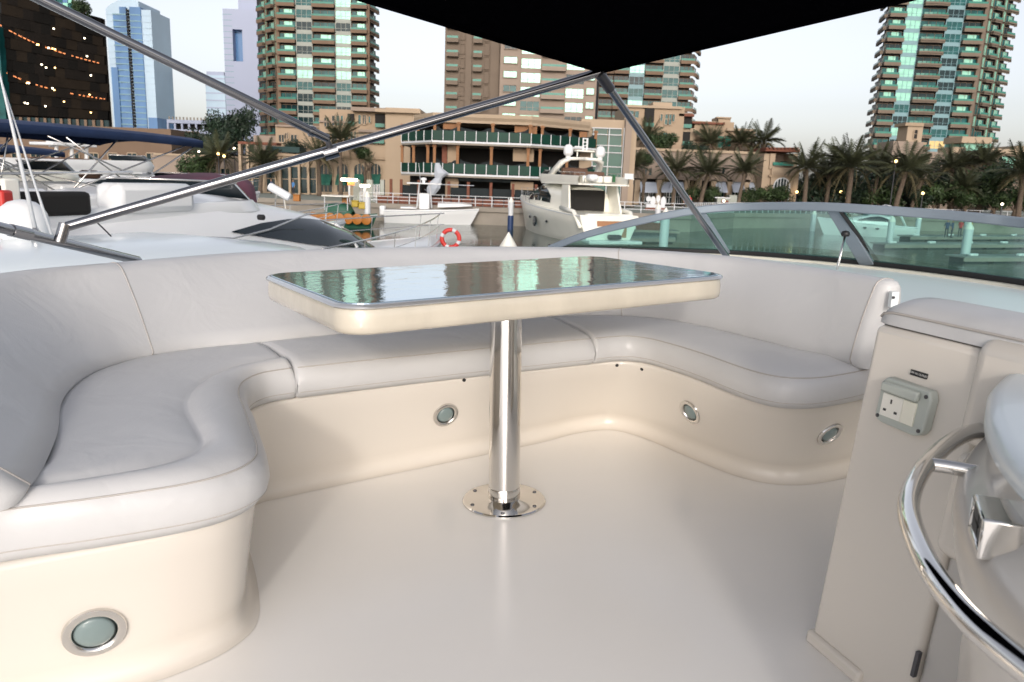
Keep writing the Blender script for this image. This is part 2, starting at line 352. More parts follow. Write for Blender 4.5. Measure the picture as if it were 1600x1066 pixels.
# ---- coaming (outer moulding) round the sofa
inner = [(1.12, 1.1), (1.16, 1.5), (1.55, 2.0), (1.55, 2.46), (1.262, 2.50), (1.17, 2.76), (1.02, 3.08), (.89, 3.24), (.76, 3.36), (.59, 3.45), (.37, 3.51), (.1, 3.515), (-.22, 3.48), (-.65, 3.36), (-1.08, 3.09), (-1.27, 2.85), (-1.41, 2.63), (-1.50, 2.51), (-1.55, 2.41), (-1.58, 2.25), (-1.56, 2.03), (-1.48, 1.75), (-1.37, 1.45), (-1.24, 1.18)]
outer = [(-1.5, 1.1), (-1.68, 1.5), (-1.78, 2.0), (-1.74, 2.5), (-1.5, 2.95), (-1.2, 3.3), (-.7, 3.62), (-.1, 3.95), (.3, 4.47), (1.2, 4.27), (1.76, 3.80), (2.1, 3.0), (2.2, 1.9), (2.1, 1.1)]
mb = MB().use(DECKM); poly = inner+outer; n = len(poly)
mb.add([(x, y, .672) for x, y in poly], [tuple(range(n))])
mb.use(GEL).grid([[V((x, y, .672)) for x, y in inner], [V((x, y, .36)) for x, y in inner]]); mb.use(DECKM)
mb.grid([[V((x, y, .672)) for x, y in outer], [V((x*1.02, y*1.01, .60)) for x, y in outer], [V((x*1.06, y*1.03, -.4)) for x, y in outer], [V((x*1.3, y*1.1, -1.4)) for x, y in outer]])
me = mb.mesh('coaming', None, 35); bm = bmesh.new(); bm.from_mesh(me); bmesh.ops.triangulate(bm, faces=[f for f in bm.faces if len(f.verts) > 4]); bm.to_mesh(me); bm.free()
o = link('coaming', me); o.matrix_world = BOAT; tag(o, 'white gelcoat coaming deck between the sofa back and the windshield', 'boat deck')
# ---- windshield
ws = thing('windshield', 'wraparound green-tinted flybridge windshield in grey aluminium frame behind the sofa', 'windshield', (1.3, 3.7, .68), boat=True); org(ws, (1.3, 3.7, .68))
TOP = cr([(.20, 4.34, .695), (.40, 4.24, .785), (.70, 4.12, .875), (.95, 4.03, .932), (1.157, 3.95, .955), (1.33, 3.76, .967), (1.463, 3.6, .970), (1.60, 3.45, .965), (1.755, 3.3, .957), (1.88, 3.12, .948), (1.955, 2.98, .938), (2.02, 2.5, .93), (2.0, 1.9, .92)], 6)
BOT = cr([(.20, 4.36, .675), (.45, 4.33, .676), (.80, 4.26, .677), (1.15, 4.13, .678), (1.33, 4.01, .678), (1.53, 3.83, .678), (1.685, 3.64, .678), (1.79, 3.47, .678), (1.88, 3.28, .678), (1.945, 3.10, .678), (1.985, 2.955, .678), (2.06, 2.5, .678), (2.06, 1.9, .678)], 6)
def strip(c, h, tk, up=V((0, 0, 1))):
    rows = [[], [], [], []]
    for i, p in enumerate(c):
        nn = side_normal(c, i)*tk/2
        for k, q in enumerate((p-nn-up*h/2, p+nn-up*h/2, p+nn+up*h/2, p-nn+up*h/2)): rows[k].append(q)
    return [rows[0], rows[1], rows[2], rows[3], rows[0]]
MB().grid(strip([p-V((0, 0, .018)) for p in TOP], .040, .028)).build('top_rail', ALU, ws, smooth=30, bevel=.006)
MB().grid(strip([p+V((0, 0, .012)) for p in BOT], .030, .034)).build('gasket', BLACK, ws, smooth=30, bevel=.004)
MB().grid(strip([p+V((-.035, -.03, -.001)) for p in BOT], .012, .03)).build('trim_strip', mat('trim_ivory', (.6, .58, .5), .5), ws, smooth=30)
wg = bpy.data.materials.new('windshield_glass'); wg.use_nodes = True; t = wg.node_tree; t.nodes.clear()
gl = t.nodes.new('ShaderNodeBsdfGlossy'); gl.inputs['Roughness'].default_value = .02; gl.inputs['Color'].default_value = (.9, 1, 1, 1)
tr = t.nodes.new('ShaderNodeBsdfTransparent'); tr.inputs['Color'].default_value = (.37, .68, .62, 1)
fr = t.nodes.new('ShaderNodeFresnel'); fr.inputs[0].default_value = 1.35
mxs = t.nodes.new('ShaderNodeMixShader'); ou = t.nodes.new('ShaderNodeOutputMaterial')
t.links.new(fr.outputs[0], mxs.inputs[0]); t.links.new(tr.outputs[0], mxs.inputs[1]); t.links.new(gl.outputs[0], mxs.inputs[2]); df = t.nodes.new('ShaderNodeBsdfDiffuse'); df.inputs['Color'].default_value = (.30, .56, .50, 1); mx2 = t.nodes.new('ShaderNodeMixShader'); mx2.inputs[0].default_value = .07
t.links.new(mxs.outputs[0], mx2.inputs[1]); t.links.new(df.outputs[0], mx2.inputs[2]); t.links.new(mx2.outputs[0], ou.inputs[0])
P1, P2 = 3*6, 6*6
for a, b in ((2, P1), (P1, P2), (P2, len(TOP)-1)):
    MB().grid([TOP[a:b+1], BOT[a:b+1]]).build('glass_pane', wg, ws, smooth=True)
for i, wd in ((P1, .045), (P2, .075)):
    tp, bp_ = TOP[i], BOT[i]; al = (TOP[i+1]-TOP[i-1]).normalized(); nn = side_normal(TOP, i)*.014
    q = MB().add([bp_+s1*al*wd/2+s2*nn for s1, s2 in ((-1, -1), (1, -1), (1, 1), (-1, 1))]+[tp+s1*al*wd/2+s2*nn for s1, s2 in ((-1, -1), (1, -1), (1, 1), (-1, 1))], [(0, 1, 2, 3), (7, 6, 5, 4), (0, 4, 5, 1), (1, 5, 6, 2), (2, 6, 7, 3), (3, 7, 4, 0)]).build('pillar', ALU, ws, bevel=.004)
    s3 = al*(wd/2+.008)
    if i == P2: MB().tube([bp_+s3+V((0, 0, .02)), tp+s3-V((0, 0, .03))], .009, 6).build('pillar_gasket', BLACK, ws)
a, b = bt(1308, 421, 3.45), bt(1321, 366, 3.52)
MB().tube([a, b], .006, 8).build('stay_rod', CHROME, ws, smooth=True)
MB().lathe([(.016, -.01), (.02, .0), (.016, .012), (.004, .016)], b, 12).build('rod_knob', BLACK, ws, smooth=True)
# ---- table
tbl = thing('cocktail_table', 'rectangular table with film-wrapped mirror-black top and cream edge on steel pedestal', 'table', (-.02, 2.42, 0), boat=True)
TC = V((-.035, 2.565, 0)); RT = M4.Translation(TC-V((-.02, 2.42, 0))) @ M4.Rotation(R(33), 4, 'Z')
def tplate(w_, d_, r, prof):
    rows = []
    for ins, z in prof: rows.append([RT @ V((x, y, z)) for x, y in rrect(w_-2*ins, d_-2*ins, max(.01, r-ins), 8)])
    mb = MB(); mb.grid(rows, closed=True); n = len(rows[0]); L0 = len(mb.v)
    mb.f += [tuple(range(n-1, -1, -1)), tuple(range(L0-n, L0))]; mb.mi += [0, 0]; return mb
FILM = mat('cream_vinyl_film', (.60, .55, .455), .22, var=.10, vscale=7, coat=.8, bump=.35, bscale=18, dist=.006, streak=(1, 1, .5))
tplate(1.395, .75, .085, [(.05, .668), (.012, .667), (.003, .674), (0, .69), (.001, .715), (.004, .730), (.006, .734)]).build('table_edge', FILM, tbl, smooth=50)
tplate(1.399, .754, .087, [(.0, .7345), (-.003, .738), (-.001, .743), (.006, .7465), (.012, .7462)]).build('edge_trim', mat('clear_film_trim', (.55, .56, .57), .15, .6, bump=.3, bscale=30, dist=.004), tbl, smooth=50)
TT = mat('mirror_black_top', (.45, .56, .66), .05, .9, bump=.30, bscale=13, dist=.0045, rvar=.02, vscale=6)
tplate(1.37, .725, .075, [(.0, .7400), (.0, .7485), (.002, .749)]).build('tabletop', TT, tbl, smooth=8)
ped = MB().lathe([(.052, .0), (.052, .668)], (0, 0, 0), 48).build('pedestal', CHROME, tbl, smooth=50)
MB().lathe([(.054, .006), (.0545, .050), (.053, .054)], (0, 0, 0), 48).build('collar', CHROME, ped, smooth=50)
bp = MB().lathe([(.14, 0), (.14, .004), (.136, .008), (.06, .012), (.053, .016)], (0, 0, 0), 64).build('base_plate', CHROME, tbl, smooth=40)
for k in range(6):
    a = k*pi/3+.5; MB().lathe([(.007, .009), (.006, .0115), (.001, .012)], (.118*cos(a), .118*sin(a), 0), 10).build('screw', CHROME_D, bp, smooth=50)
# ---- console with the outlet
con = thing('side_console', 'cream console with white power outlet and padded top right of the sofa', 'console', (.72, 1.63, 0), boat=True)
O0 = V((.72, 1.63, 0)); PD = V((.30, -.954, 0)); PN = V((-.954, -.30, 0)).normalized(); LEAN = .066/.765   # top leans outward
def pp(s_, z, out=0.0):                 # a point on the console face: s_ along, z up
    return V((.714, 1.637, 0))-O0+PD*s_+V((LEAN*z*1.0, -.02*z, z))+PN*out
def face_box(s0, s1, z0, z1, d0, d1):
    vs = [pp(s_, z, d) for d in (d0, d1) for s_, z in ((s0, z0), (s1, z0), (s1, z1), (s0, z1))]
    return vs, [(0, 1, 2, 3), (7, 6, 5, 4), (0, 4, 5, 1), (1, 5, 6, 2), (2, 6, 7, 3), (3, 7, 4, 0)]
mb = MB(); mb.add(*face_box(0, .285, -.005, .765, 0, -.5)); pan = mb.build('panel', GEL, con, bevel=.014, seg=4)
MB().add(*face_box(-.004, .17, -.003, .03, .012, -.05)).build('kick_strip', GEL, con, bevel=.008)
mb = MB(); mb.add(*face_box(.287, .80, -.004, .70, -.012, -.4)); mb.build('locker_door', mat('gelcoat_shade_grey', (.52, .50, .47), .35), con, bevel=.01)  # cream gelcoat greyed: the shade here is put into its colour
MB().add(*face_box(.281, .289, .10, .155, .004, -.005)).build('hinge', CHROME_D, con)
mb = MB(); mb.add(*face_box(.252, .80, .585, .79, .012, -.28)); sp_ = mb.build('side_pad', GEL, con, bevel=.03, seg=4)
mb = MB(); mb.add(*face_box(.256, .80, .36, .582, .008, -.28)); mb.build('side_pad', GEL, con, bevel=.03, seg=4)
# padded top
cs = []
for s_, k in ((-.01, .35), (.004, .75), (.03, .97), (.07, 1), (.25, 1), (.5, 1), (.8, 1)):
    sec = []
    for a in range(17):
        th = a/16*pi*1.0; yy = -.085*cos(th)*(.8+.2*k); zz = .768+.058*k*(sin(th)**.55)
        sec.append(pp(s_, .765)+V((0, 0, zz-.765))-PN*(.095+yy))
    cs.append(sec)
mb = MB(); mb.grid(cs); mb.add(cs[0], [tuple(range(17))]); pad = mb.build('top_pad', VINYL, con, smooth=60)
MB().tube([c[1]+V((0, 0, .004)) for c in cs], .003, 6).build('piping', PIPING, pad, smooth=True)
# outlet
S0, S1, Z0, Z1 = .072, .195, .578, .664
outl = MB(); poly = [(S0+.004, Z0), (S0+.018, Z0-.004), (S1-.02, Z0-.006), (S1-.004, Z0), (S1+.002, Z0+.012), (S1+.004, Z1-.012), (S1-.004, Z1+.004), (S0+.012, Z1+.006), (S0, Z1-.004), (S0-.002, Z0+.012)]
n = len(poly); outl.add([pp(a, b, d) for d in (.0, .022) for a, b in poly], [tuple(range(n)), tuple(range(2*n-1, n-1, -1))]+[(k, (k+1) % n, n+(k+1) % n, n+k) for k in range(n)])
po = outl.build('power_outlet', GREYP, con, bevel=.004, seg=3)
MB().add(*face_box(S0+.01, S1-.02, Z1-.022, Z1-.002, .022, .034)).build('flip_lid', GREYP, po, bevel=.004)
MB().add(*face_box(S0+.012, S0+.066, Z0+.012, Z1-.026, .0215, .0245)).build('socket_face', CREAMP, po, bevel=.001)
MB().add(*face_box(S0+.0675, S0+.100, Z0+.012, Z1-.026, .0215, .0255)).build('switch', SWP, po, bevel=.001)
for a, b, wd, hh in ((S0+.037, Z0+.046, .0045, .009), (S0+.024, Z0+.026, .008, .005), (S0+.053, Z0+.026, .008, .005)):
    MB().add(*face_box(a-wd/2, a+wd/2, b-hh/2, b+hh/2, .0235, .0248)).build('pin_hole', DARKH, po)
for a, b in ((S0+.007, Z0+.008), (S1-.008, Z0+.008), (S0+.007, Z1-.008), (S1-.008, Z1-.008)):
    c_ = pp(a, b, .023); MB().lathe([(.0042, -.002), (.004, .001), (.001, .0012)], c_, 10, PN.to_track_quat('Z', 'Y').to_matrix().to_4x4()).build('screw', CHROME_D, po)
lab = MB().add(*face_box(.118, .160, .683, .694, .0, .0022)).build('label_plate', BLACK, con)
fc = bpy.data.curves.new('lettering', 'FONT'); fc.body = '230V AC OUTLET'; fc.size = .0058; fc.align_x = 'CENTER'; fc.align_y = 'CENTER'; fc.extrude = .0002
tmp = bpy.data.objects.new('tmp', fc); COL.objects.link(tmp); dg = bpy.context.evaluated_depsgraph_get()
me = bpy.data.meshes.new_from_object(tmp.evaluated_get(dg)); bpy.data.objects.remove(tmp); me.materials.clear(); me.materials.append(mat('label_ink', (.6, .6, .58), .6))
tx = link('lettering', me, lab); ex_ = PD; ez_ = (pp(0, 1)-pp(0, 0)).normalized(); en_ = ex_.cross(ez_).normalized()
tx.matrix_local = M4.Translation(pp(.139, .6885, .0026)) @ M4(((ex_.x, ez_.x, en_.x, 0), (ex_.y, ez_.y, en_.y, 0), (ex_.z, ez_.z, en_.z, 0), (0, 0, 0, 1)))
# bracket by the backrest end
brk = MB().box(bt(1396, 468, 2.40), (.022, .02, .05)).build('hinge_bracket', DECKM, con, org=O0); MB().lathe([(.005, 0), (.004, .003)], bt(1396, 465, 2.385), 8, M4.Rotation(pi/2, 4, 'X')).build('bolt', CHROME_D, brk, org=O0)
# ---- curved locker with grab rail (wet bar)
bar = thing('curved_wet_bar', 'curved cream wet bar with pale lid, latch and steel grab rail', 'wet bar', (.85, .9, 0), boat=True); O1 = V((.85, .9, 0)); org(bar, O1)
BC = cr([(1.17, 1.515), (.95, 1.37), (.81, 1.23), (.725, 1.11), (.664, 1.0), (.62, .9), (.592, .8), (.58, .7), (.585, .58), (.615, .42)], 6)
def off(c, d, z): return [V((p.x, p.y, z))-side_normal(c, i)*d for i, p in enumerate(c)]
def brw(d, z): return off(BC, -d, z)
MB().grid([brw(-.03, .0), brw(-.03, .04), brw(-.01, .08), brw(.0, .42), brw(.016, .50), brw(.030, .545), brw(.036, .58), brw(.034, .605), brw(.022, .625), brw(.002, .638), brw(-.006, .65), brw(-.008, .690), brw(-.02, .70), brw(-.25, .70)]).build('body', GEL, bar, smooth=40)
MB().grid([brw(-.02, .702), brw(.004, .702), brw(.010, .710), brw(.010, .728), brw(.004, .738), brw(-.012, .744), brw(-.20, .748), brw(-.4, .748)]).build('lid', WHITEB, bar, smooth=60)
rail = cr([(.86, 1.335, .625), (.80, 1.30, .625), (.72, 1.225, .622), (.635, 1.125, .62), (.555, 1.0, .62), (.505, .87, .62), (.482, .77, .62), (.478, .68, .62), (.50, .55, .62), (.54, .45, .62)], 6)
gr = MB().tube(rail, .0145, 20).build('grab_rail', CHROME, bar, smooth=60)
MB().tube([(.665, 1.165, .622), (.69, 1.155, .622), (.765, 1.11, .622)], .0115, 14).build('rail_bracket', CHROME, gr, smooth=60, org=O1)
mb = MB(); lc = V((.604, .884, .645)); rz = atan2(.1, .043)
for dx, dz, sx, sz in ((0, .022, .085, .006), (-.04, 0, .006, .05), (.04, 0, .006, .05), (0, -.022, .085, .012)): mb.box(lc+V((dx*cos(rz), dx*sin(rz), dz)), (sx, .05, sz), rz)
la = mb.build('latch', CHROME, bar, bevel=.003); MB().box(lc, (.074, .03, .034), rz).build('latch_core', BLACK, la, bevel=.004, org=O1)
# ---- bimini canopy, tubes
bim = thing('bimini_top', 'black canvas bimini overhead with its pointed corner and steel tube frame', 'bimini', (.30, 2.7, 1.44), boat=True); OB = V((.30, 2.7, 1.44)); org(bim, OB)
cA = bt(940, 108, 2.7); eL = (bt(580, -2, 2.0)-cA); eR = (bt(1400, -2, 2.0)-cA)
rows = []
for i in range(15):
    row = []
    for j in range(15):
        u, v_ = i/14*1.25, j/14*1.25
        sag = -.05*sin(pi*i/14)*sin(pi*j/14)
        row.append(cA+eL*u+eR*v_+V((0, 0, sag)))
    rows.append(row)
cn = MB().grid(rows).build('canopy', CANVAS, bim, smooth=True); s_ = cn.modifiers.new('cloth', 'SOLIDIFY'); s_.thickness = .006; s_.offset = 1
for e in (eL, eR): MB().tube([cA+e*.0+V((0, 0, -.004)), cA+e*1.25+V((0, 0, -.004))], .011, 8).build('hem', CANVAS, bim, smooth=True)
jA = bt(938, 113, 2.70); jB = bt(105, 354, 2.32)
arm = MB().tube([jA.lerp(jB, -.01), jB], .0148, 18).build('arm_tube', TUBE, bim, smooth=60)
k1 = bt(100, 356, 2.31); k2 = bt(93, 378, 2.30)
MB().tube([k1+V((.004, 0, .012)), k2], .017, 14).build('swivel_joint', TUBE, arm, smooth=60, org=OB)
sA = bt(512, 217, 2.44); sB = bt(20, -22, 2.0)
MB().tube([sB+(sB-sA)*.6, sA], .0130, 16).build('rear_bow_tube', TUBE, bim, smooth=60)
MB().tube([sA.lerp(sB, .055), sA.lerp(sB, .07)], .0165, 16).build('tube_collar', TUBE, bim, smooth=60)
cl = bt(517, 238, 2.46); cdir = (jA-jB).normalized()
cp = MB().tube([cl-cdir*.022, cl+cdir*.022], .021, 16).build('clamp', TUBE, bim, smooth=60); MB().tube([cl+V((0, -.004, .004)), sA+V((0, 0, -.004))], [.011, .008], 10).build('clamp_eye', CHROME_D, cp, smooth=60, org=OB)
st1, st2 = bt(941, 122, 2.70), bt(1136, 402, 3.35)
MB().tube([st1, st2], .0130, 16).build('front_strut', TUBE, bim, smooth=60)
MB().tube([st1.lerp(st2, -.02), st1.lerp(st2, .05)], .018, 14).build('strut_end', CHROME_D, bim, smooth=60)
# side rail
rl = thing('side_handrail', 'low polished steel handrail sloping down behind the left sofa back', 'handrail', bt(215, 407, 2.95), boat=True); rp = bt(222, 408, 2.95); org(rl, rp)
q0, q1 = bt(-120, 326, 1.95), rp
MB().tube([q0, q1, q1+V((.03, .02, -.06))], .0165, 18).build('tube', TUBE, rl, smooth=60)
qc = bt(94, 382, 2.29); dd = (q1-q0).normalized(); qd = q0+dd*((qc-q0).dot(dd))
MB().tube([qd-dd*.03, qd+dd*.05], .0195, 18).build('tee_sleeve', TUBE, rl, smooth=60)
# ================================================================ THE MARINA
WZ, QZ = -3.4, -1.7                     # water level, promenade level
wm = bpy.data.materials.new('water'); wm.use_nodes = True; t = wm.node_tree; b = t.nodes['Principled BSDF']
b.inputs['Base Color'].default_value = (.020, .048, .040, 1); b.inputs['Roughness'].default_value = .06; b.inputs['IOR'].default_value = 1.33; b.inputs['Specular IOR Level'].default_value = .36
tc = t.nodes.new('ShaderNodeTexCoord'); mp = t.nodes.new('ShaderNodeMapping'); mp.inputs['Scale'].default_value = (.35, .8, 1)
n1 = t.nodes.new('ShaderNodeTexNoise'); n1.inputs['Scale'].default_value = 1.3; n1.inputs['Detail'].default_value = 5; n1.inputs['Roughness'].default_value = .6
n2 = t.nodes.new('ShaderNodeTexNoise'); n2.inputs['Scale'].default_value = .06; n2.inputs['Detail'].default_value = 2
mr = t.nodes.new('ShaderNodeMapRange'); mr.inputs[1].default_value = .35; mr.inputs[2].default_value = .65; mr.inputs[3].default_value = .08; mr.inputs[4].default_value = 1.0
bp = t.nodes.new('ShaderNodeBump'); bp.inputs['Distance'].default_value = .13
t.links.new(tc.outputs['Object'], mp.inputs[0]); t.links.new(mp.outputs[0], n1.inputs['Vector']); mp2 = t.nodes.new('ShaderNodeMapping'); mp2.inputs['Scale'].default_value = (.25, 1.6, 1); t.links.new(tc.outputs['Object'], mp2.inputs[0]); t.links.new(mp2.outputs[0], n2.inputs['Vector'])
t.links.new(n2.outputs['Fac'], mr.inputs[0]); t.links.new(mr.outputs[0], bp.inputs['Strength']); t.links.new(n1.outputs['Fac'], bp.inputs['Height']); t.links.new(bp.outputs[0], b.inputs['Normal'])
MB().add([(-900, -400, WZ), (900, -400, WZ), (900, 300, WZ), (-900, 300, WZ)], [(0, 1, 2, 3)]).build('water', wm, kind='structure')
shore = [(-500, 92), (-60, 88), (-30, 80), (-13, 76), (12, 75), (17, 76), (24, 86), (40, 96), (90, 100), (500, 104)]
mb = MB(); far = [(x*5, 2600) for x, y in shore]
mb.use(PAVE).grid([[V((x, y, QZ)) for x, y in shore], [V((x, y+60, QZ)) for x, y in shore], [V((x, y, QZ)) for x, y in far]])
mb.use(CONC).grid([[V((x, y, QZ)) for x, y in shore], [V((x, y-.25, QZ)) for x, y in shore], [V((x, y-.25, QZ-.45)) for x, y in shore], [V((x, y, QZ-.45)) for x, y in shore], [V((x, y, WZ-1)) for x, y in shore]])
mb.build('promenade', None, kind='structure')

def part(mb, name, m, parent, **k): return mb.build(name, m, parent, **k)
# shared storey pieces ------------------------------------------------------
PIECES = {}
def piece(key, name, fn, parent, p, rz):
    """One facade piece (shared mesh) put at p under parent (a thing whose frame is the world)."""
    if key not in PIECES: PIECES[key] = fn()
    o = bpy.data.objects.new(name, PIECES[key]); COL.objects.link(o); o.parent = parent
    o.matrix_local = M4.Translation(V(p)-parent.location) @ M4.Rotation(rz, 4, 'Z'); return o
def balcony_mesh(w_, sh, slab, deep=1.3, bowed=0.0):
    def f():
        mb = MB()
        k = 6 if bowed else 1
        xs = [w_*i/k for i in range(k+1)]; ys = [-deep-bowed*sin(pi*i/k) for i in range(k+1)]
        mb.use(slab); fr = [(x, y) for x, y in zip(xs, ys)]
        mb.prism(fr+[(w_, .05), (0, .05)], -.30, .0); 
        for i in range(k):
            a, b_ = V((*fr[i], 0)), V((*fr[i+1], 0))
            mb.prism([fr[i], fr[i+1], (fr[i+1][0], fr[i+1][1]+.12), (fr[i][0], fr[i][1]+.12)], -.55, .42)
        mb.prism([(0, -deep), (.12, -deep), (.12, 0), (0, 0)], -.5, .42); mb.prism([(w_-.12, -deep), (w_, -deep), (w_, 0), (w_-.12, 0)], -.5, .42)
        mb.use(RAILG)
        for i in range(k): mb.prism([(fr[i][0]+.1, fr[i][1]+.05), (fr[i+1][0]-.1, fr[i+1][1]+.05), (fr[i+1][0]-.1, fr[i+1][1]+.09), (fr[i][0]+.1, fr[i][1]+.09)], .42, .95)
        return mb.mesh('balcony', None)
    return f
def door_mesh(w_, h, m, frame):
    def f():
        mb = MB(); mb.use(m if m is not MINT_SKY and m is not LITWIN or w_ < 2.2 else TEALG); mb.add([(0, .4, 0), (w_, .4, 0), (w_, .4, h), (0, .4, h)], [(0, 1, 2, 3)])
        if m in (MINT_SKY, LITWIN) and w_ >= 2.2: mb.use(m); mb.add([(w_*.33, .39, 0), (w_*.8, .39, 0), (w_*.8, .39, h), (w_*.33, .39, h)], [(0, 1, 2, 3)])
        mb.use(frame)
        for x in (0, w_*.33, w_*.66, w_): mb.box((x, .37, h/2), (.09, .07, h))
        mb.box((w_/2, .37, h-.1), (w_, .07, .2))
        return mb.mesh('window', None)
    return f
def glaz_mesh(w_, sh, m, frame):
    def f():
        mb = MB(); h = sh*.66; mb.use(m); mb.add([(0, -.05, 0), (w_, -.05, 0), (w_, -.05, h), (0, -.05, h)], [(0, 1, 2, 3)])
        mb.use(frame); mb.box((w_/2, -.06, (h+sh)/2), (w_, .16, sh-h))
        for x in (0.08, w_*.36, w_*.66, w_-.08): mb.box((x, -.08, h/2), (.10 if 0.1 < x < w_-.1 else .2, .1, h))
        mb.box((w_/2, -.08, h*.33), (w_, .08, .07))
        return mb.mesh('window', None)
    return f
def smallwin_mesh(w_, h, m, frame):
    def f():
        mb = MB(); mb.use(m).add([(0, .12, 0), (w_, .12, 0), (w_, .12, h), (0, .12, h)], [(0, 1, 2, 3)])
        mb.use(frame); mb.box((-.06, .0, h/2), (.12, .3, h+.24)); mb.box((w_+.06, .0, h/2), (.12, .3, h+.24)); mb.box((w_/2, .0, h+.06), (w_, .3, .12)); mb.box((w_/2, -.03, -.06), (w_+.3, .36, .12)); mb.box((w_/2, .08, h/2), (.07, .06, h))
        return mb.mesh('window', None)
    return f
def facade(root, p0, p1, z0, n, sh, bays, slab, frame, lit=0.02, mintfrom=0.5, mintp=.6, rnd=random):
    """Storeys of bays along the plan line p0 -> p1 (outside on the right-hand side)."""
    p0, p1 = V((*p0, 0)), V((*p1, 0)); d = (p1-p0); L = d.length; d.normalize(); rz = atan2(d.y, d.x)
    tot = sum(b_[0] for b_ in bays); s_ = 0
    for bw, kind, *pr in bays:
        wd = bw/tot*L; a = p0+d*s_; s_ += wd; key = (kind, round(wd, 1), round(sh, 2), slab.name)
        for i in range(n):
            z = z0+i*sh; hi = i/n > mintfrom  # upper storeys get more panes with the painted sky reflection
            gm = MINT_SKY if (rnd.random() < ((pr[0] if pr else mintp) if hi else (.04 if pr else .10))) else (TEALG if rnd.random() < .6 else DARKG)
            if rnd.random() < lit: gm = LITWIN
            at_ = lambda off, zz: (a+d*off+V((0, 0, zz)))
            if kind in 'BWC':
                sub = {'B': [(.15, wd-.3)], 'W': [(.15, wd-.3)], 'C': [(.15, wd-.3)]}[kind]
                piece(('balc',)+key, 'balcony', balcony_mesh(wd-.1, sh, slab, 1.3 if kind != 'C' else .8, .5 if kind == 'W' else 0), root, at_(.05, z), rz)
                for o_, w2 in sub: piece(('door', gm.name)+key, 'window', door_mesh(w2, sh*.74, gm, slab), root, at_(o_, z), rz)
            elif kind == 'G': piece(('glz', gm.name)+key, 'window', glaz_mesh(wd-.04, sh-.02, gm, frame), root, at_(.02, z), rz)
            elif kind == 'V': piece(('sm', gm.name)+key, 'window', smallwin_mesh(wd*.62, sh*.45, gm, slab), root, at_(wd*.19, z+sh*.3), rz)
            elif kind == 'T': piece(('sm', gm.name)+key, 'window', smallwin_mesh(wd*.5, sh*.66, gm, slab), root, at_(wd*.25, z+sh*.1), rz)
            elif kind == 'N': piece(('nw', gm.name)+key, 'window', smallwin_mesh(wd*.5, sh*.86, gm, slab), root, at_(wd*.25, z+sh*.07), rz)
def walls(root, name, poly, z0, z1, m, bevel=0): return MB().prism(poly, z0, z1).build(name, m, root, org=root.location)
def X(px, py, Y): return at(px, py, Y).x
SKY_N = 20
# ---- left apartment tower
Y = 233; sh = 3.28; z0 = at(500, 214, Y).z - sh*5
tw = thing('apartment_tower', 'tan apartment tower with green balconies rising behind the left beige terrace houses', 'tower', (X(500, 140, Y), Y, QZ))
xa, xb, xc, xd = X(407, 140, Y)*(Y+9)/Y, X(436, 140, Y), X(575, 140, Y), X(589, 140, Y)*(Y+7)/Y
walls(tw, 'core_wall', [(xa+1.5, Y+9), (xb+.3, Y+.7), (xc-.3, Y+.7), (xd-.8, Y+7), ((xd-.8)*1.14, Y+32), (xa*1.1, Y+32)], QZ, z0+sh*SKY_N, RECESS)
for x_ in (xb, xc): walls(tw, 'corner_pier', [(x_-.5, Y-.1), (x_+.5, Y-.1), (x_+.5, Y+1), (x_-.5, Y+1)], QZ, z0+sh*SKY_N, TAN)
facade(tw, (xb, Y), (xc, Y), z0, SKY_N, sh, [(29, 'B', .75), (26, 'G', .25), (36, 'B', .15), (25, 'G', .85), (26, 'B', .9)], TAN, SPAN, .006, .48, .7)
facade(tw, (xa, Y+9), (xb, Y+.3), z0, SKY_N, sh, [(10, 'C'), (5, 'N'), (10, 'C'), (6, 'N')], TAN, SPAN, 0, .50, .95)
facade(tw, (xc, Y+.3), (xd, Y+7), z0, SKY_N, sh, [(10, 'C'), (10, 'C')], TAN, SPAN, 0, .58, .85)
# ---- right apartment tower
z0 = at(1450, 232, Y).z - sh*4
tw = thing('apartment_tower', 'tall tan apartment tower with blue-framed glass columns at the right above the palm grove', 'tower', (X(1450, 140, Y), Y, QZ))
xs = [X(p, 140, Y) for p in (1364, 1373, 1399, 1424, 1462, 1489, 1521, 1569)]; xs[0] *= (Y+8)/Y; xs[7] *= (Y+7)/Y
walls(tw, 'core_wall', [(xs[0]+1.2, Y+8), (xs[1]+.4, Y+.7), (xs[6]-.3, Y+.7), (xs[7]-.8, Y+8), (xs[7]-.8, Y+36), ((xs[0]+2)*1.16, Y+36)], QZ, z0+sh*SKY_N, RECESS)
walls(tw, 'corner_pier', [(xs[6]-.3, Y-.4), (xs[6]+.8, Y-.4), (xs[6]+.8, Y+1), (xs[6]-.3, Y+1)], QZ, z0+sh*SKY_N, TAN2)
facade(tw, (xs[1], Y), (xs[6], Y), z0, SKY_N, sh, [(27, 'B', .7), (25, 'G', .97), (39, 'W', .05), (27, 'G', .0), (32, 'B', .55)], TAN2, SPANB, .008, .35, .45)
facade(tw, (xs[6]+.9, Y+.2), (xs[7], Y+7), z0, SKY_N, sh, [(8, 'N'), (12, 'C'), (8, 'N'), (13, 'C')], TAN2, SPAN, 0, .1, .9)
facade(tw, (xs[0], Y+8), (xs[1], Y+.3), z0, SKY_N, sh, [(6, 'C'), (6, 'C')], TAN2, SPAN, 0, .6, .5)
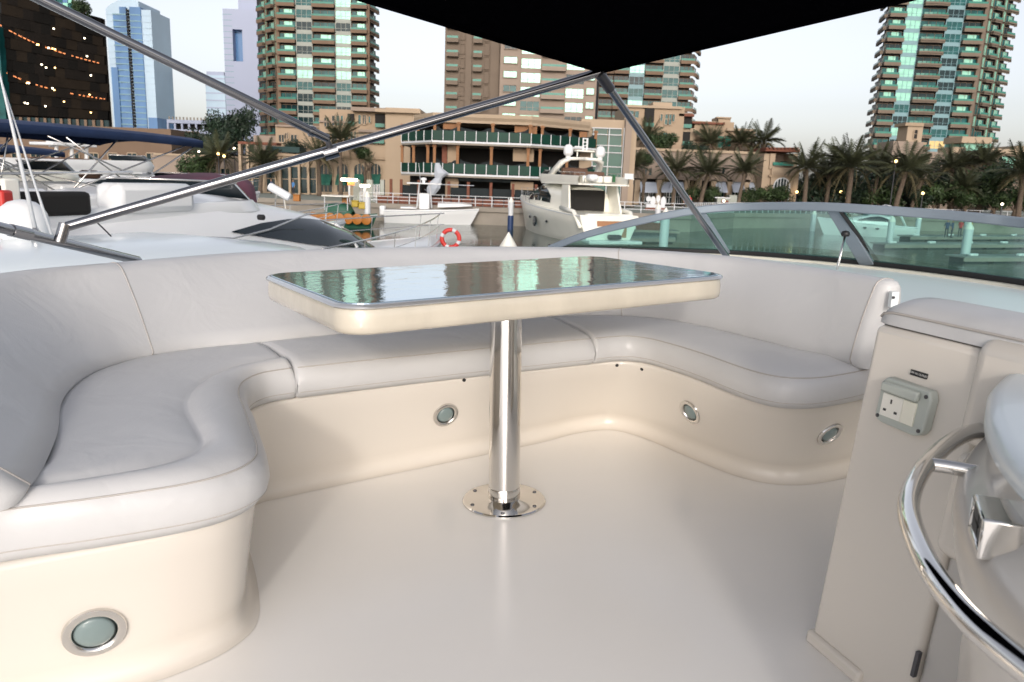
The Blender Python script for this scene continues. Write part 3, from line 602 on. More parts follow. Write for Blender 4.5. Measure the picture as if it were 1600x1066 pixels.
# ---- middle apartment block (left, taupe) and its glassy right wing
Y = 198; sh = 3.28; z0 = at(800, 176, Y).z - sh*6; N_ = 16
tw = thing('apartment_block', 'taupe apartment block with small balconies and mint windows behind the timber restaurant', 'apartment block', (X(800, 140, Y), Y, QZ))
xs = [X(p, 130, Y) for p in (694, 716, 727, 738, 753, 766, 781, 813, 845, 883, 912, 931)]
walls(tw, 'side_wall', [(xs[0], Y+.5), (xs[6], Y+.5), (xs[6], Y+26), (xs[0], Y+26)], QZ, z0+sh*N_, TAN2)
for a, c_, dz in ((0, 1, .2), (2, 3, .1), (5, 6, -.2)): walls(tw, 'pier', [(xs[a], Y-.1), (xs[c_]-.3, Y-.1), (xs[c_]-.3, Y+1), (xs[a], Y+1)], QZ, z0+sh*N_-.4, TAN2) if a else None
walls(tw, 'front_wall', [(xs[6], Y-2.5), (xs[11], Y-2.5), (xs[11], Y+24), (xs[6], Y+24)], QZ, z0+sh*N_, BEIGED)
facade(tw, (xs[0]+.4, Y+.3), (xs[1], Y+.3), z0, N_, sh, [(1, 'B')], TAN2, TAN2, .03, .9, .2)
facade(tw, (xs[1], Y+.4), (xs[2], Y+.4), z0, N_, sh, [(1, 'T')], TAN2, TAN2, 0, .9, .2)
facade(tw, (xs[3], Y+.3), (xs[4], Y+.3), z0, N_, sh, [(1, 'B')], TAN2, TAN2, .0, .9, .2)
facade(tw, (xs[4], Y+.4), (xs[5], Y+.4), z0, N_, sh, [(1, 'N')], TAN2, TAN2, 0, .9, .2)
facade(tw, (xs[6], Y-2.7), (xs[11], Y-2.7), z0+.4, N_, sh, [(32, 'V'), (32, 'G'), (38, 'B'), (30, 'G'), (19, 'V')], BEIGED, BEIGED, .0, .2, .85)
Y = 233; z0 = at(1010, 170, Y).z - sh*5
tw = thing('apartment_tower', 'tan tower with teal glazing columns just right of the canopy corner', 'tower', (X(1010, 140, Y), Y, QZ))
xs = [X(p, 140, Y) for p in (936, 968, 990, 1012, 1038, 1061, 1082)]
walls(tw, 'core_wall', [(xs[0], Y+.8), (xs[6]-.8, Y+.8), (xs[6]-.8, Y+28), (xs[0], Y+28)], QZ, z0+sh*N_, RECESS)
walls(tw, 'pier', [(xs[0], Y-.3), (xs[1]-6, Y-.3), (xs[1]-6, Y+1), (xs[0], Y+1)], QZ, z0+sh*N_, TAN2)
facade(tw, (xs[1]-6, Y), (xs[6], Y), z0, N_, sh, [(20, 'C'), (22, 'B'), (22, 'G'), (26, 'B'), (23, 'G'), (21, 'B')], TAN, SPANB, .0, .5, .25)
facade(tw, (xs[6], Y), (xs[6]+2.2, Y+6), z0, N_, sh, [(1, 'C')], TAN, SPAN, 0, .6, .5)
# ---- pale office block with recessed window, pale slab, blue tower, car park
Y = 300; ob = thing('office_block', 'blank lavender-grey office block with one recessed blue window', 'office building', (X(380, 100, Y), Y, QZ))
xs = [X(351, 100, Y), X(412, 100, Y), X(365, 100, Y), X(380, 100, Y)]; za, zb, zt = at(370, 96, Y).z, at(370, 46, Y).z, at(360, 14, Y).z
for a, b_, c_, d_ in ((xs[0], xs[2], QZ, zt), (xs[3], xs[1], QZ, zt), (xs[2], xs[3], QZ, za), (xs[2], xs[3], zb, zt)):
    MB().b2((a, Y, c_), (b_, Y+20, d_)).build('cladding_wall', OFFW, ob, org=ob.location)
MB().b2((X(366, 5, Y), Y+4, zt), (xs[1], Y+20, zt+14)).build('roof_block', OFFW, ob, org=ob.location)
MB().b2((xs[2], Y+3, za), (xs[3], Y+4, zb)).build('recessed_window', BLUEG, ob, org=ob.location)
for i in range(1, 30):
    z = QZ+i*(zt-QZ)/30
    MB().b2((xs[0]-.05, Y-.06, z), (xs[2], Y-.004, z+.18)).build('cladding_joint', SPANB, ob, org=ob.location)
Y = 470; o = MB(); xs = [X(322, 150, Y), X(352, 150, Y)]; zt = at(337, 112, Y).z
pb = thing('slab_block', 'pale slab tower with soft rounded roof between blue tower and office block', 'building', ((xs[0]+xs[1])/2, Y, QZ))
walls(pb, 'wall', [(xs[0], Y), (xs[1], Y), (xs[1], Y+20), (xs[0], Y+20)], QZ, zt-2, PALEG)
walls(pb, 'roof', [(xs[0]+.6, Y+.6), (xs[1]-.6, Y+.6), (xs[1]-.6, Y+19), (xs[0]+.6, Y+19)], zt-2, zt, OFFW)
for i in range(1, 14): MB().b2((xs[0]-.1, Y-.2, QZ+i*(zt-QZ)/14), (xs[1]+.1, Y-.003, QZ+i*(zt-QZ)/14+.7)).build('floor_band', OFFW, pb, org=pb.location)
Y = 430; bt_ = thing('glass_tower', 'slim blue glass skyscraper with curved crown and dark central fin', 'skyscraper', (X(205, 100, Y), Y, QZ))
def X2(p): return X(p, 100, Y)
zt = at(200, 4, Y).z
crown = [(X2(171), at(171, 14, Y).z), (X2(180), at(180, 6, Y).z), (X2(193), at(193, 0, Y).z), (X2(205), at(205, -3, Y).z)]
fl = [(X2(171), QZ), (X2(222), QZ), (X2(222), at(222, 2, Y).z), (X2(205), at(205, -3, Y).z)]+crown[::-1][1:]
tb_ = M4(((1, 0, 0, 0), (0, 0, -1, Y+25), (0, 1, 0, 0), (0, 0, 0, 1)))
MB().prism(fl, 0, 25, tb_).build('pale_shaft', PALEG, bt_, org=bt_.location)
for a, b_, yt, yo, m_ in ((183, 195, 24, -1.2, BLUEG), (194, 204, 12, -1.6, BLUEG), (209, 226, 12, -1.2, BLUEG), (226, 241, 16, -.5, PALEG), (176, 186, 106, -2.0, BLUEG), (228, 242, 184, -1.0, BLUEG)):
    MB().b2((X2(a), Y+yo, QZ), (X2(b_), Y+22, at((a+b_)/2, yt, Y).z)).build('glass_shaft', m_, bt_, org=bt_.location)
for i in range(46):
    z = at(205, 212, Y).z+i*1.62
    if z > at(205, 14, Y).z: break
    MB().b2((X2(204.4), Y-2.0, z), (X2(207.6), Y, z+.9)).build('fin', RECESS, bt_, org=bt_.location)
for i in range(24):
    z = at(205, 214, Y).z+i*3.1
    for a, b_, yo in ((183, 204, -1.72), (209, 226, -1.3), (171, 183, -.1), (226, 241, -.6)):
        if z > at(205, 24, Y).z: continue
        MB().b2((X2(a), Y+yo-.12, z), (X2(b_), Y+yo, z+.5)).build('floor_band', PALEG if yo > -1 else SPANB, bt_, org=bt_.location)
Y = 260; cp = thing('car_park', 'grey open-deck car park below the pale slab tower', 'car park', (X(300, 200, Y), Y, QZ))
xs = [X(262, 200, Y), X(350, 200, Y)]; zt = at(300, 188, Y).z; sh_ = 3.0
walls(cp, 'core', [(xs[0]+1, Y+2.5), (xs[1]-1, Y+2.5), (xs[1]-1, Y+18), (xs[0]+1, Y+18)], QZ, zt-.3, RECESS)
for i in range(6):
    MB().b2((xs[0], Y, zt-i*sh_-1.1), (xs[1], Y+20, zt-i*sh_)).build('parapet', OFFW, cp, org=cp.location)
for i in range(9):
    x_ = xs[0]+(xs[1]-xs[0])*i/8; MB().b2((x_-.3, Y+.15, QZ), (x_+.3, Y+.8, zt-.05)).build('column', OFFW, cp, org=cp.location)
for i in range(16):
    x_ = xs[0]+(xs[1]-xs[0])*(i+.3)/16; MB().b2((x_, Y+.2, zt), (x_+.4, Y+.5, zt+.9)).build('roof_post', CONC, cp, org=cp.location)
walls(cp, 'stair_block', [(X(283, 210, Y), Y-3), (X(312, 210, Y), Y-3), (X(312, 210, Y), Y), (X(283, 210, Y), Y)], QZ, at(300, 206, Y).z, BEIGE)
# ---- dark mall block with overlapping bronze panels
Y = 150; dm = thing('dark_mall_building', 'dark bronze building of overlapping panels with two glowing orange light strips', 'building', (X(80, 100, Y), Y, QZ))
def DP(u, v_):      # u 0..1 along facade, v_ 0..1 up: recedes to the right
    xl, xr = X(14, 150, Y), X(171, 150, Y+6)
    x_ = xl+(xr-xl)*u; y_ = Y+6*u; zb = at(90, 182, Y).z; zt_ = at(10, -14, Y).z*(1-u)+at(165, 30, Y+6).z*u
    return V((x_, y_, zb+(zt_-zb)*v_))
c = [DP(0, -.6), DP(1, -.6), DP(1, 1), DP(0, 1)]
MB().add([p+V((0, .3, 0)) for p in c]+[V((p.x*1.25-1, p.y+30, p.z)) for p in c], [(0, 1, 2, 3), (4, 5, 6, 7), (0, 3, 7, 4), (1, 2, 6, 5), (3, 2, 6, 7)]).build('wall', DKPANEL[0], dm, org=dm.location)
rg = random.Random(3); NR, NC = 11, 10
for j in range(NR):
    for i in range(NC):
        u0, u1 = (i+(j % 2)*.4-.2)/NC, (i+(j % 2)*.4+.78)/NC; v0, v1 = j/NR, (j+1.02)/NR
        u0, u1 = max(0, u0), min(1, u1)
        if u1-u0 < .02: continue
        o_ = V((0, -.25-.3*rg.random(), 0)); a = [DP(u0, v0)+o_*1.5, DP(u1, v0)+o_, DP(u1, v1)+o_*.4, DP(u0, v1)+o_*.9]
        MB().add(a+[p+V((0, .5, 0)) for p in a], [(0, 1, 2, 3), (4, 7, 6, 5), (0, 4, 5, 1), (2, 6, 7, 3), (0, 3, 7, 4), (1, 5, 6, 2)]).build('facade_panel', rg.choice(DKPANEL), dm, org=dm.location)
for v0, v1 in ((.62, .545), (.245, .20)):
    for k in range(24):
        if rg.random() < .22: continue
        ua, ub = k/24, (k+.35+.45*rg.random())/24; f_ = lambda u: v0+(v1-v0)*u+.10*(1-u)**3
        MB().add([DP(ua, f_(ua))+V((0, -.75, 0)), DP(ub, f_(ub))+V((0, -.75, 0)), DP(ub, f_(ub)+.010)+V((0, -.75, 0)), DP(ua, f_(ua)+.010)+V((0, -.75, 0))], [(0, 1, 2, 3)]).build('light_strip', GLOWO, dm, org=dm.location)
for px, py in ((84, 45), (132, 60), (58, 70), (60, 70), (76, 75), (82, 76), (86, 77), (136, 88), (65, 101), (72, 106), (86, 106), (142, 118), (42, 130), (45, 130), (82, 138), (85, 141), (140, 148), (39, 161), (43, 162), (71, 166), (142, 176), (100, 159)):
    u = (px-14)/157; p = at(px, py, Y+6*u-.85)
    MB().box(p, (.26, .06, .22)).build('spot_light', LAMPW if rg.random() < .5 else LAMP, dm, org=dm.location)
MB().b2((X(0, 150, Y)-8, Y-2, QZ), (X(17, 150, Y), Y+.2, at(8, 45, Y).z)).build('teal_glass_wing', TEALG, dm, org=dm.location)
MB().b2((X(22, 200, Y), Y-1.2, QZ), (X(175, 200, Y), Y-.9, at(90, 186, Y).z)).build('shop_front', DARKG, dm, org=dm.location)
for k in range(12):
    x_ = X(26+k*12.5, 195, Y); MB().b2((x_, Y-1.5, QZ), (x_+.5, Y-1.25, at(90, 186, Y).z)).build('shop_column', TAN, dm, org=dm.location)
Yb = 240; gb = thing('glass_building', 'teal glass facade peeping over the dark building roof', 'building', (X(90, 10, Yb), Yb, QZ))
walls(gb, 'wall', [(X(62, 10, Yb), Yb+.5), (X(116, 10, Yb), Yb+.5), (X(116, 10, Yb)*1.12, Yb+25), (X(62, 10, Yb)*1.1, Yb+25)], QZ, at(90, -20, Yb).z, SPAN)
for i in range(6):
    for j in range(4):
        x_ = X(64+i*8.6, 10, Yb); z_ = at(90, 26-j*11, Yb).z
        MB().b2((x_, Yb, z_), (x_+1.4, Yb+.4, z_+1.9)).build('window', rg.choice((MINT_SKY, TEALG, BLUEG)), gb, org=gb.location)
# ================================================================ LOW BUILDINGS ON THE PROMENADE
def rb(root, name, px0, py0, px1, py1, Y, dep, m, bevel=0):   # a block whose front spans those lines of sight, standing back from Y
    a, b_ = at(px0, py1, Y), at(px1, py0, Y); c = at((px0+px1)/2, (py0+py1)/2, Y)
    x0, x1 = at(px0, (py0+py1)/2, Y).x, at(px1, (py0+py1)/2, Y).x
    z0, z1 = at((px0+px1)/2, py1, Y).z, at((px0+px1)/2, py0, Y).z
    return MB().b2((x0, Y, z0), (x1, Y+dep, z1)).build(name, m, root, org=root.location)
def rw(root, px0, py0, px1, py1, Y, m, frame, arch=False, nm='window', mull=1):
    cx, cy = (px0+px1)/2, (py0+py1)/2
    x0, x1 = at(px0, cy, Y).x, at(px1, cy, Y).x; z0, z1 = at(cx, py1, Y).z, at(cx, py0, Y).z
    mb = MB(); d = .14
    if arch:
        r = (x1-x0)/2; mx = (x0+x1)/2; zc = z1-r
        pts = [(x0, z0), (x1, z0)]+[(mx+r*cos(pi*k/8), zc+r*sin(pi*k/8)) for k in range(9)]
    else: pts = [(x0, z0), (x1, z0), (x1, z1), (x0, z1)]
    n = len(pts)
    mb.use(m).add([(x, Y-.02, z) for x, z in pts], [tuple(range(n))])
    mb.use(frame)
    for k in range(n):
        a, b_ = V((pts[k][0], 0, pts[k][1])), V((pts[(k+1) % n][0], 0, pts[(k+1) % n][1])); e = (b_-a).normalized(); q = V((-e.z, 0, e.x))*-.13
        mb.add([V((p.x, Y+dy, p.z)) for dy in (-.12, 0) for p in (a, b_, b_+q, a+q)], [(0, 1, 2, 3), (7, 6, 5, 4), (0, 4, 5, 1), (1, 5, 6, 2), (2, 6, 7, 3), (3, 7, 4, 0)])
    for k in range(1, mull+1):
        x = x0+(x1-x0)*k/(mull+1); mb.box((x, Y-.05, (z0+z1)/2), (.09, .06, z1-z0-.05))
    if z1-z0 > 1.2: mb.box(((x0+x1)/2, Y-.05, z0+(z1-z0)*.55), (x1-x0, .06, .08))
    return mb.build(nm, None, root, org=root.location)
# ---- left beige terrace house
lt = thing('terrace_house', 'beige stepped terrace house with arched ground-floor windows and green awnings left of the restaurant', 'house', (at(520, 300, 98).x, 98, QZ))
for a in ((500, 172, 604, 330, 100, 14, BEIGE), (602, 169, 655, 330, 95, 12, BEIGE2), (432, 197, 502, 330, 103, 12, BEIGE), (398, 212, 436, 330, 104, 10, BEIGED), (392, 243, 602, 330, 96, 4.4, BEIGE2), (560, 205, 602, 330, 96.8, 3.4, BEIGE2)): rb(lt, 'wall', *a)
for a in ((548, 168, 606, 174, 98.6, 3, BEIGED), (586, 171, 657, 176, 94.2, 3, BEIGE2), (498, 189, 552, 192, 99.6, .6, BEIGED), (430, 196, 504, 199, 102.6, 1, BEIGED), (390, 242, 604, 246, 95.6, 1, BEIGE), (560, 203, 604, 207, 96.3, 1, BEIGED)): rb(lt, 'cornice', *a)
for a in ((507, 184, 514, 198), (519, 181, 523, 196), (526, 181, 530, 196), (533, 181, 536, 196), (560, 180, 564, 194), (567, 180, 572, 194), (576, 182, 579, 192), (503, 209, 511, 222), (519, 208, 527, 222), (541, 206, 544, 219), (548, 206, 551, 219), (554, 206, 556, 219)): rw(lt, *a, 99.9, random.choice((DARKG, TEALG)), BEIGE2, mull=0 if a[2]-a[0] < 5 else 1)
for a in ((436, 211, 444, 222), (455, 211, 464, 222), (446, 208, 450, 217), (482, 203, 494, 214)): rw(lt, *a, 102.9, DARKG, BEIGE2)
for a in ((543, 178, 553, 196, 99.7), (586, 178, 601, 199, 99.7), (576, 212, 600, 224, 96.6)):
    rb(lt, 'balcony_recess_shade', *a, .25, RECESS); rb(lt, 'balustrade', a[0], a[3]-6, a[2], a[3], a[4]-.5, .1, RAILG)  # flat near-black slab on the wall paints the recess's shade
for k, (a, b_) in enumerate(((500, 519), (527, 544), (554, 570), (580, 595))):
    rw(lt, a, 256, b_, 300, 95.9, DARKG, BEIGE2, True, 'arched_window', 2)
    mb = MB(); p0, p1 = at(a, 272, 95.7), at(b_, 272, 95.7); zt_, zb_ = p0.z, p0.z-1.05
    mb.add([(p0.x, 95.75, zt_), (p1.x, 95.75, zt_), (p1.x, 94.5, zb_), (p0.x, 94.5, zb_), (p0.x, 95.75, zt_-.06), (p1.x, 95.75, zt_-.06), (p1.x, 94.5, zb_-.25), (p0.x, 94.5, zb_-.25)], [(0, 1, 2, 3), (7, 6, 5, 4), (3, 2, 6, 7), (0, 3, 7, 4), (1, 5, 6, 2), (0, 4, 5, 1)])
    mb.build('awning', mat('green_awning', (.02, .12, .085), .8, var=.2), lt, org=lt.location)
for a in ((441, 262, 451, 302), (455, 261, 466, 302), (470, 261, 480, 302), (484, 262, 494, 302), (396, 262, 406, 300), (417, 262, 430, 300)): rw(lt, *a, 95.9, DARKG, BEIGE2, mull=0)
for x_ in (452.5, 467, 481.5, 437): rb(lt, 'column', x_-1.6, 246, x_+1.6, 304, 95.4, .5, BEIGE2)
for a in ((443, 246, 448, 250), (462, 246, 467, 250), (556, 233, 566, 241), (480, 246, 486, 250)): rw(lt, *a, 95.9, TEALG, BEIGE2)
rb(lt, 'terrace_awning', 415, 229, 468, 238, 96.5, 3, mat('dark_green_shade', (.02, .05, .05), .8))
rb(lt, 'pergola_beam', 372, 222, 432, 226, 99, 2, RUST)
for x_ in (375, 387): rb(lt, 'pergola_column', x_-2, 225, x_+2, 290, 99, .5, BEIGE2)
o = rb(None, 'retaining_wall', 300, 243, 396, 330, 106, 1, BEIGED) if False else None
rwl = thing('retaining_wall', 'beige retaining wall under the trees left of the terrace house', 'wall', (at(340, 270, 106).x, 106, QZ)); rb(rwl, 'wall', 240, 244, 396, 330, 106, 1, BEIGED); rb(rwl, 'coping', 240, 242, 396, 245, 105.8, 1.4, BEIGE2)
rw(rwl, 346, 264, 359, 276, 105.95, DARKG, BEIGE2)
lh = thing('beige_house', 'beige low house under trees behind the blue bimini', 'house', (at(120, 250, 116).x, 116, QZ)); rb(lh, 'wall', -60, 196, 270, 330, 116, 10, TAN)
for i in range(8): rw(lh, 20+i*30, 240, 34+i*30, 262, 115.9, DARKG, BEIGE2)
# ---- timber restaurant
rs = thing('timber_restaurant', 'unfinished three-storey restaurant with orange timber posts and green glass balconies', 'restaurant', (0, 80, QZ)); RO = V((0, 80, QZ))
def rpt(px, py, Y): p = at(px, py, Y); return V((p.x, Y, p.z))
plan = [(627, 86), (675, 80), (830, 80), (932, 85.5)]
def pl(u):       # point on the balcony front, u in px
    for (a, ya), (b_, yb) in zip(plan, plan[1:]):
        if u <= b_ or (b_, yb) == plan[-1]:
            k = (u-a)/(b_-a); y_ = ya+(yb-ya)*k; x0 = at(a, 225, ya).x; x1 = at(b_, 225, yb).x
            return V((x0+(x1-x0)*k, y_, 0))
ZG, Z1_, Z2_, ZR = QZ, at(750, 273, 80).z, at(750, 222, 80).z, at(750, 185, 80).z
for z, nm in ((Z1_, 'balcony_slab'), (Z2_, 'balcony_slab')):
    e = [pl(u) for u, _ in plan]; poly = [(p.x, p.y) for p in e]+[(e[-1].x, 98), (e[0].x, 98)]
    MB().prism(poly, z-.35, z-.02).build(nm, CONC, rs, org=RO); 
    MB().grid([[p+V((0, -.06, z-.17)) for p in e], [p+V((0, -.06, z)) for p in e], [p+V((0, .06, z)) for p in e]]).build('slab_edge', STEELW, rs, org=RO)
e = [pl(645), pl(675), pl(760), pl(830), pl(922)]
poly = [(p.x, p.y+.9+(.5 if i in (0, 4) else 0)) for i, p in enumerate(e)]
MB().prism(poly+[(poly[-1][0], 98), (poly[0][0], 98)], ZR-.4, ZR+.35).build('roof_slab', BEIGE2, rs, org=RO)
MB().grid([[V((x, y-.15, ZR-.45)) for x, y in poly], [V((x, y-.15, ZR-.2)) for x, y in poly], [V((x, y-.35, ZR+.1)) for x, y in poly], [V((x, y-.35, ZR+.45)) for x, y in poly], [V((x, y, ZR+.45)) for x, y in poly]]).build('roof_cornice', BEIGE2, rs, org=RO)
MB().b2((at(640, 250, 88).x, 88.5, ZG), (at(925, 250, 88).x, 97, ZR-.4)).build('core_wall', RECESS, rs, org=RO)
n_ = 18
for z, u0, u1 in ((Z1_, 627, 930), (Z2_, 627, 931)):
    us = [627, 639, 651, 663, 675]+[675+17.2*k for k in range(1, 10)]+[830+14.6*k for k in range(1, 8)]
    for a, b_ in zip(us, us[1:]):
        p, q = pl(a), pl(min(b_, 932)); d = (q-p).normalized()*.06
        MB().add([p+d+V((0, 0, z+.05)), q-d+V((0, 0, z+.05)), q-d+V((0, 0, z+1.0)), p+d+V((0, 0, z+1.0)), p+d+V((0, .04, z+.05)), q-d+V((0, .04, z+.05)), q-d+V((0, .04, z+1.0)), p+d+V((0, .04, z+1.0))], [(0, 1, 2, 3), (7, 6, 5, 4), (0, 4, 5, 1), (1, 5, 6, 2), (2, 6, 7, 3), (3, 7, 4, 0)]).build('glass_panel', mat('restaurant_glass', (.010, .045, .032), .3, spec=.1, var=.3, vscale=.3), rs, org=RO)
        MB().box(p+V((0, -.03, z+.5)), (.07, .07, 1.05)).build('rail_post', STEELW, rs, org=RO)
for us, z, h in (((627, 653, 678, 715.5, 769, 828, 846, 889, 931), Z2_, ZR-Z2_-.4), ((627, 646, 668, 678, 714.5, 768, 826, 844, 886), Z1_, Z2_-Z1_-.35)):
    for u in us:
        p = pl(u); MB().box(p+V((0, .7, z+h/2)), (.28, .28, h)).build('timber_post', WOOD, rs, org=RO); MB().box(p+V((0, .7, z+h-.15)), (.42, .42, .18)).build('post_cap', WOOD, rs, org=RO)
for u in (610, 626, 655, 672, 702, 733, 769, 804, 840): 
    p = pl(max(627, u)) if u > 626 else rpt(u, 300, 86); MB().box(V((p.x, p.y+.4, ZG+1.1)), (.28, .28, 2.4)).build('rust_post', RUST, rs, org=RO)
for a, b_, z, m_, h, dy in ((803, 838, ZR-1.35, WOOD, .95, 1.3), (690, 716, ZR-1.1, WOOD, .6, 1.2), (905, 917, ZR-1.9, WOOD, 1.3, 1.6), (697, 715, Z1_+.9, BEIGE, 2.0, 1.8), (802, 835, Z1_+1.5, BEIGE, 1.3, 1.8), (695, 716, ZG+.6, BEIGE, 2.0, 1.4), (800, 836, ZG+1.2, BEIGE, 1.3, 1.4), (716, 800, ZG+2.4, TARP, .5, .9), (688, 696, Z1_+.9, RUST, 2.0, 1.9)):
    p, q = pl(a), pl(b_); MB().b2((p.x, p.y+dy, z), (q.x, p.y+dy+.12, z+h)).build('board', m_, rs, org=RO)
for z, zs in ((Z2_, 1.5), (Z1_, 1.45)):
    for a, b_ in ((680, 713), (718, 767), (771, 826), (848, 888), (890, 930)):
        p, q = pl(a), pl(b_); r1 = [p.lerp(q, k/8)+V((0, .85, z+.02)) for k in range(9)]; r2 = [p.lerp(q, k/8)+V((0, .85+.05*(k % 2), z+zs-.4*sin(pi*k/8)+random.uniform(-.08, .08))) for k in range(9)]
        MB().grid([r1, r2]).build('tarp', TARP, rs, smooth=True, org=RO)
for a, b_ in ((612, 653), (705, 733), (736, 768), (772, 803), (807, 838)):
    p, q = (pl(max(a, 627)), pl(b_)); MB().b2((p.x, p.y+.55, ZG), (q.x, p.y+.62, ZG+1.7)).build('tarp', TARP, rs, org=RO)
wr = V((pl(684).x, 79.4, Z1_)); rw_ = [[wr+V((.75*cos(k*pi/3)*sz+dx, .35*sin(k*pi/3)*sz, dz)) for k in range(6)] for sz, dz, dx in ((.3, 1.0, .05), (.5, .5, .15), (1.0, .0, .5), (.5, -.5, .2), (.75, -.9, -.1), (.9, -1.5, -.3), (.5, -2.2, -.55))]
MB().grid(rw_, closed=True).build('torn_sheet', mat('grey_sheet', (.42, .45, .5), .7), rs, org=RO)
rb(rs, 'side_wall', 905, 187, 992, 320, 88, 10, BEIGE2)
st = rs
for i in range(2):
    for j, (a, b_) in enumerate(((201, 210), (211, 227), (228, 238), (239, 260), (261, 287), (288, 310))):
        rb(rs, 'stair_glass', 926+i*24, a, 949+i*22, b_, 87.8, .1, mat('stair_glass', (.014, .09, .068), .12, spec=.25, var=.25, vscale=.2))
for x_ in (925, 949.3, 972): rb(rs, 'mullion', x_-.6, 200, x_+.6, 312, 87.6, .15, STEELW)
for y_ in (200.5, 210.5, 227.5, 238.5, 260.5, 287.5): rb(rs, 'transom', 925, y_-.6, 972, y_+.6, 87.55, .15, STEELW)
rb(rs, 'stair_column', 974, 186, 984, 322, 87, 3, BEIGED)
# ---- right beige house
rh = thing('beige_terrace_house', 'beige terraced house with green glazing and roof pergola behind palms right of the strut', 'house', (at(1070, 300, 108).x, 108, QZ))
for a in ((972, 166, 1064, 330, 112, 12, BEIGE), (1020, 160, 1050, 175, 113, 6, BEIGE2), (1062, 200, 1082, 330, 113, 10, BEIGE2), (1080, 190, 1141, 330, 113.5, 10, BEIGE), (1122, 183, 1141, 205, 114, 4, BEIGE2), (1138, 204, 1175, 330, 114, 10, BEIGE2), (1063, 176, 1082, 200, 115, 8, BEIGED)): rb(rh, 'wall', *a)
for a in ((970, 165, 1066, 169, 111.6, 1, BEIGE2), (1136, 201, 1178, 205, 113, 3, BEIGE2), (1061, 178, 1085, 182, 112, 2, RUST), (1082, 191, 1133, 194, 113, 2, RUST), (1120, 183, 1143, 185, 113.7, 1, BEIGE)): rb(rh, 'cornice', *a)
for a in ((983, 173, 990, 188), (992, 174, 998, 184), (1032, 179, 1035, 189), (1039, 179, 1043, 195), (1045, 179, 1049, 195), (1051, 179, 1054, 190), (984, 200, 990, 214), (992, 200, 998, 214), (1036, 208, 1042, 220)): rw(rh, *a, 111.9, TEALG, BEIGE2, mull=0)
for a in ((1007, 169, 1022, 198, 111.8), (1064, 183, 1081, 200, 112.8), (1062, 206, 1078, 227, 112.7)):
    rb(rh, 'balcony_recess_shade', *a, .15, RECESS); rb(rh, 'balustrade', a[0], a[3]-6, a[2], a[3], a[4]-.5, .1, RAILG)  # recess shade painted as a near-black slab on the wall front
for a in ((1121, 213, 1131, 231), (1132, 213, 1142, 229), (1121, 239, 1129, 250), (1130, 239, 1137, 250)): rw(rh, *a, 113.3, mat('green_window', (.03, .22, .16), .1, spec=.6), BEIGE2, mull=0)
sr = thing('shop_row', 'low pinkish shop row with grey awnings behind the front palms', 'shop', (at(1090, 300, 105).x, 105, QZ))
rb(sr, 'wall', 984, 236, 1196, 282, 105, 8, BEIGED); rb(sr, 'parapet', 982, 234, 1198, 238, 104.7, 1, BEIGE2); rb(sr, 'shop_recess', 986, 282, 1192, 328, 107, 5, RECESS)
for x_ in (995, 1029, 1072, 1091, 1114, 1139, 1166): rb(sr, 'column', x_-4, 281, x_+4, 328, 105, 1, BEIGE2)
for a in ((1007, 263, 1011, 274), (1014, 263, 1018, 274), (1040, 263, 1044, 274), (1128, 262, 1132, 272)): rw(sr, *a, 104.9, DARKG, BEIGED, mull=0)
for a, b_ in ((1000, 1026), (1032, 1050), (1056, 1068), (1118, 1135), (1143, 1162), (1170, 1186)):
    rw(sr, a, 300, b_, 318, 106.8, DARKG, STEELW, mull=3)
    p0, p1 = at(a, 284, 105.2), at(b_, 284, 105.2)
    MB().add([(p0.x, 105.4, p0.z), (p1.x, 105.4, p0.z), (p1.x, 103.9, p0.z-1.35), (p0.x, 103.9, p0.z-1.35), (p0.x, 105.4, p0.z-.05), (p1.x, 105.4, p0.z-.05), (p1.x, 103.9, p0.z-1.4), (p0.x, 103.9, p0.z-1.4)], [(0, 1, 2, 3), (7, 6, 5, 4), (3, 2, 6, 7), (0, 3, 7, 4), (1, 5, 6, 2)]).build('awning', mat('grey_awning', (.40, .45, .53), .7), sr, org=sr.location)
pv = thing('pavilion', 'pale two-storey pavilion with arched window and dark roof pergola left of the palm grove', 'pavilion', (at(1218, 315, 102).x, 102, QZ))
for a in ((1190, 240, 1203, 330, 102, 9, BEIGE2), (1203, 262, 1246, 330, 101.6, 8, BEIGE2), (1203, 240, 1211, 264, 101.7, 8, BEIGE2), (1238, 240, 1246, 264, 101.7, 8, BEIGE2), (1210, 240, 1240, 263, 105, 3, BEIGED)): rb(pv, 'wall', *a)
rb(pv, 'roof_pergola', 1196, 232, 1250, 237, 101, 8, RUST)
for k in range(9): rb(pv, 'pergola_slat', 1197+k*6, 230.5, 1200+k*6, 232.5, 100.6, 8, RUST)
rb(pv, 'balustrade', 1208, 254, 1240, 259, 101.4, .1, RAILG); rw(pv, 1209, 279, 1232, 316, 101.5, DARKG, STEELW, True, 'arched_window', 4)
rb(pv, 'string_course', 1202, 274, 1247, 277, 101.4, .3, BEIGE)
wt = thing('wind_tower', 'beige wind tower with arched opening in front of the right apartment tower', 'tower', (at(1425, 250, 135).x, 135, QZ))
for a in ((1417, 196, 1441, 226, 135, 3.5, BEIGE2), (1389, 221, 1436, 330, 134, 6, BEIGED), (1415, 192, 1444, 197, 134.6, 4, BEIGE), (1412, 222, 1448, 226, 134.4, 5, BEIGE), (1434, 238, 1530, 330, 136, 8, BEIGED), (1503, 214, 1550, 224, 139, 6, BEIGE2), (1506, 223, 1548, 240, 140, 6, MINT_SKY), (1488, 230, 1508, 250, 137, 5, BEIGE2)): rb(wt, 'wall', *a)
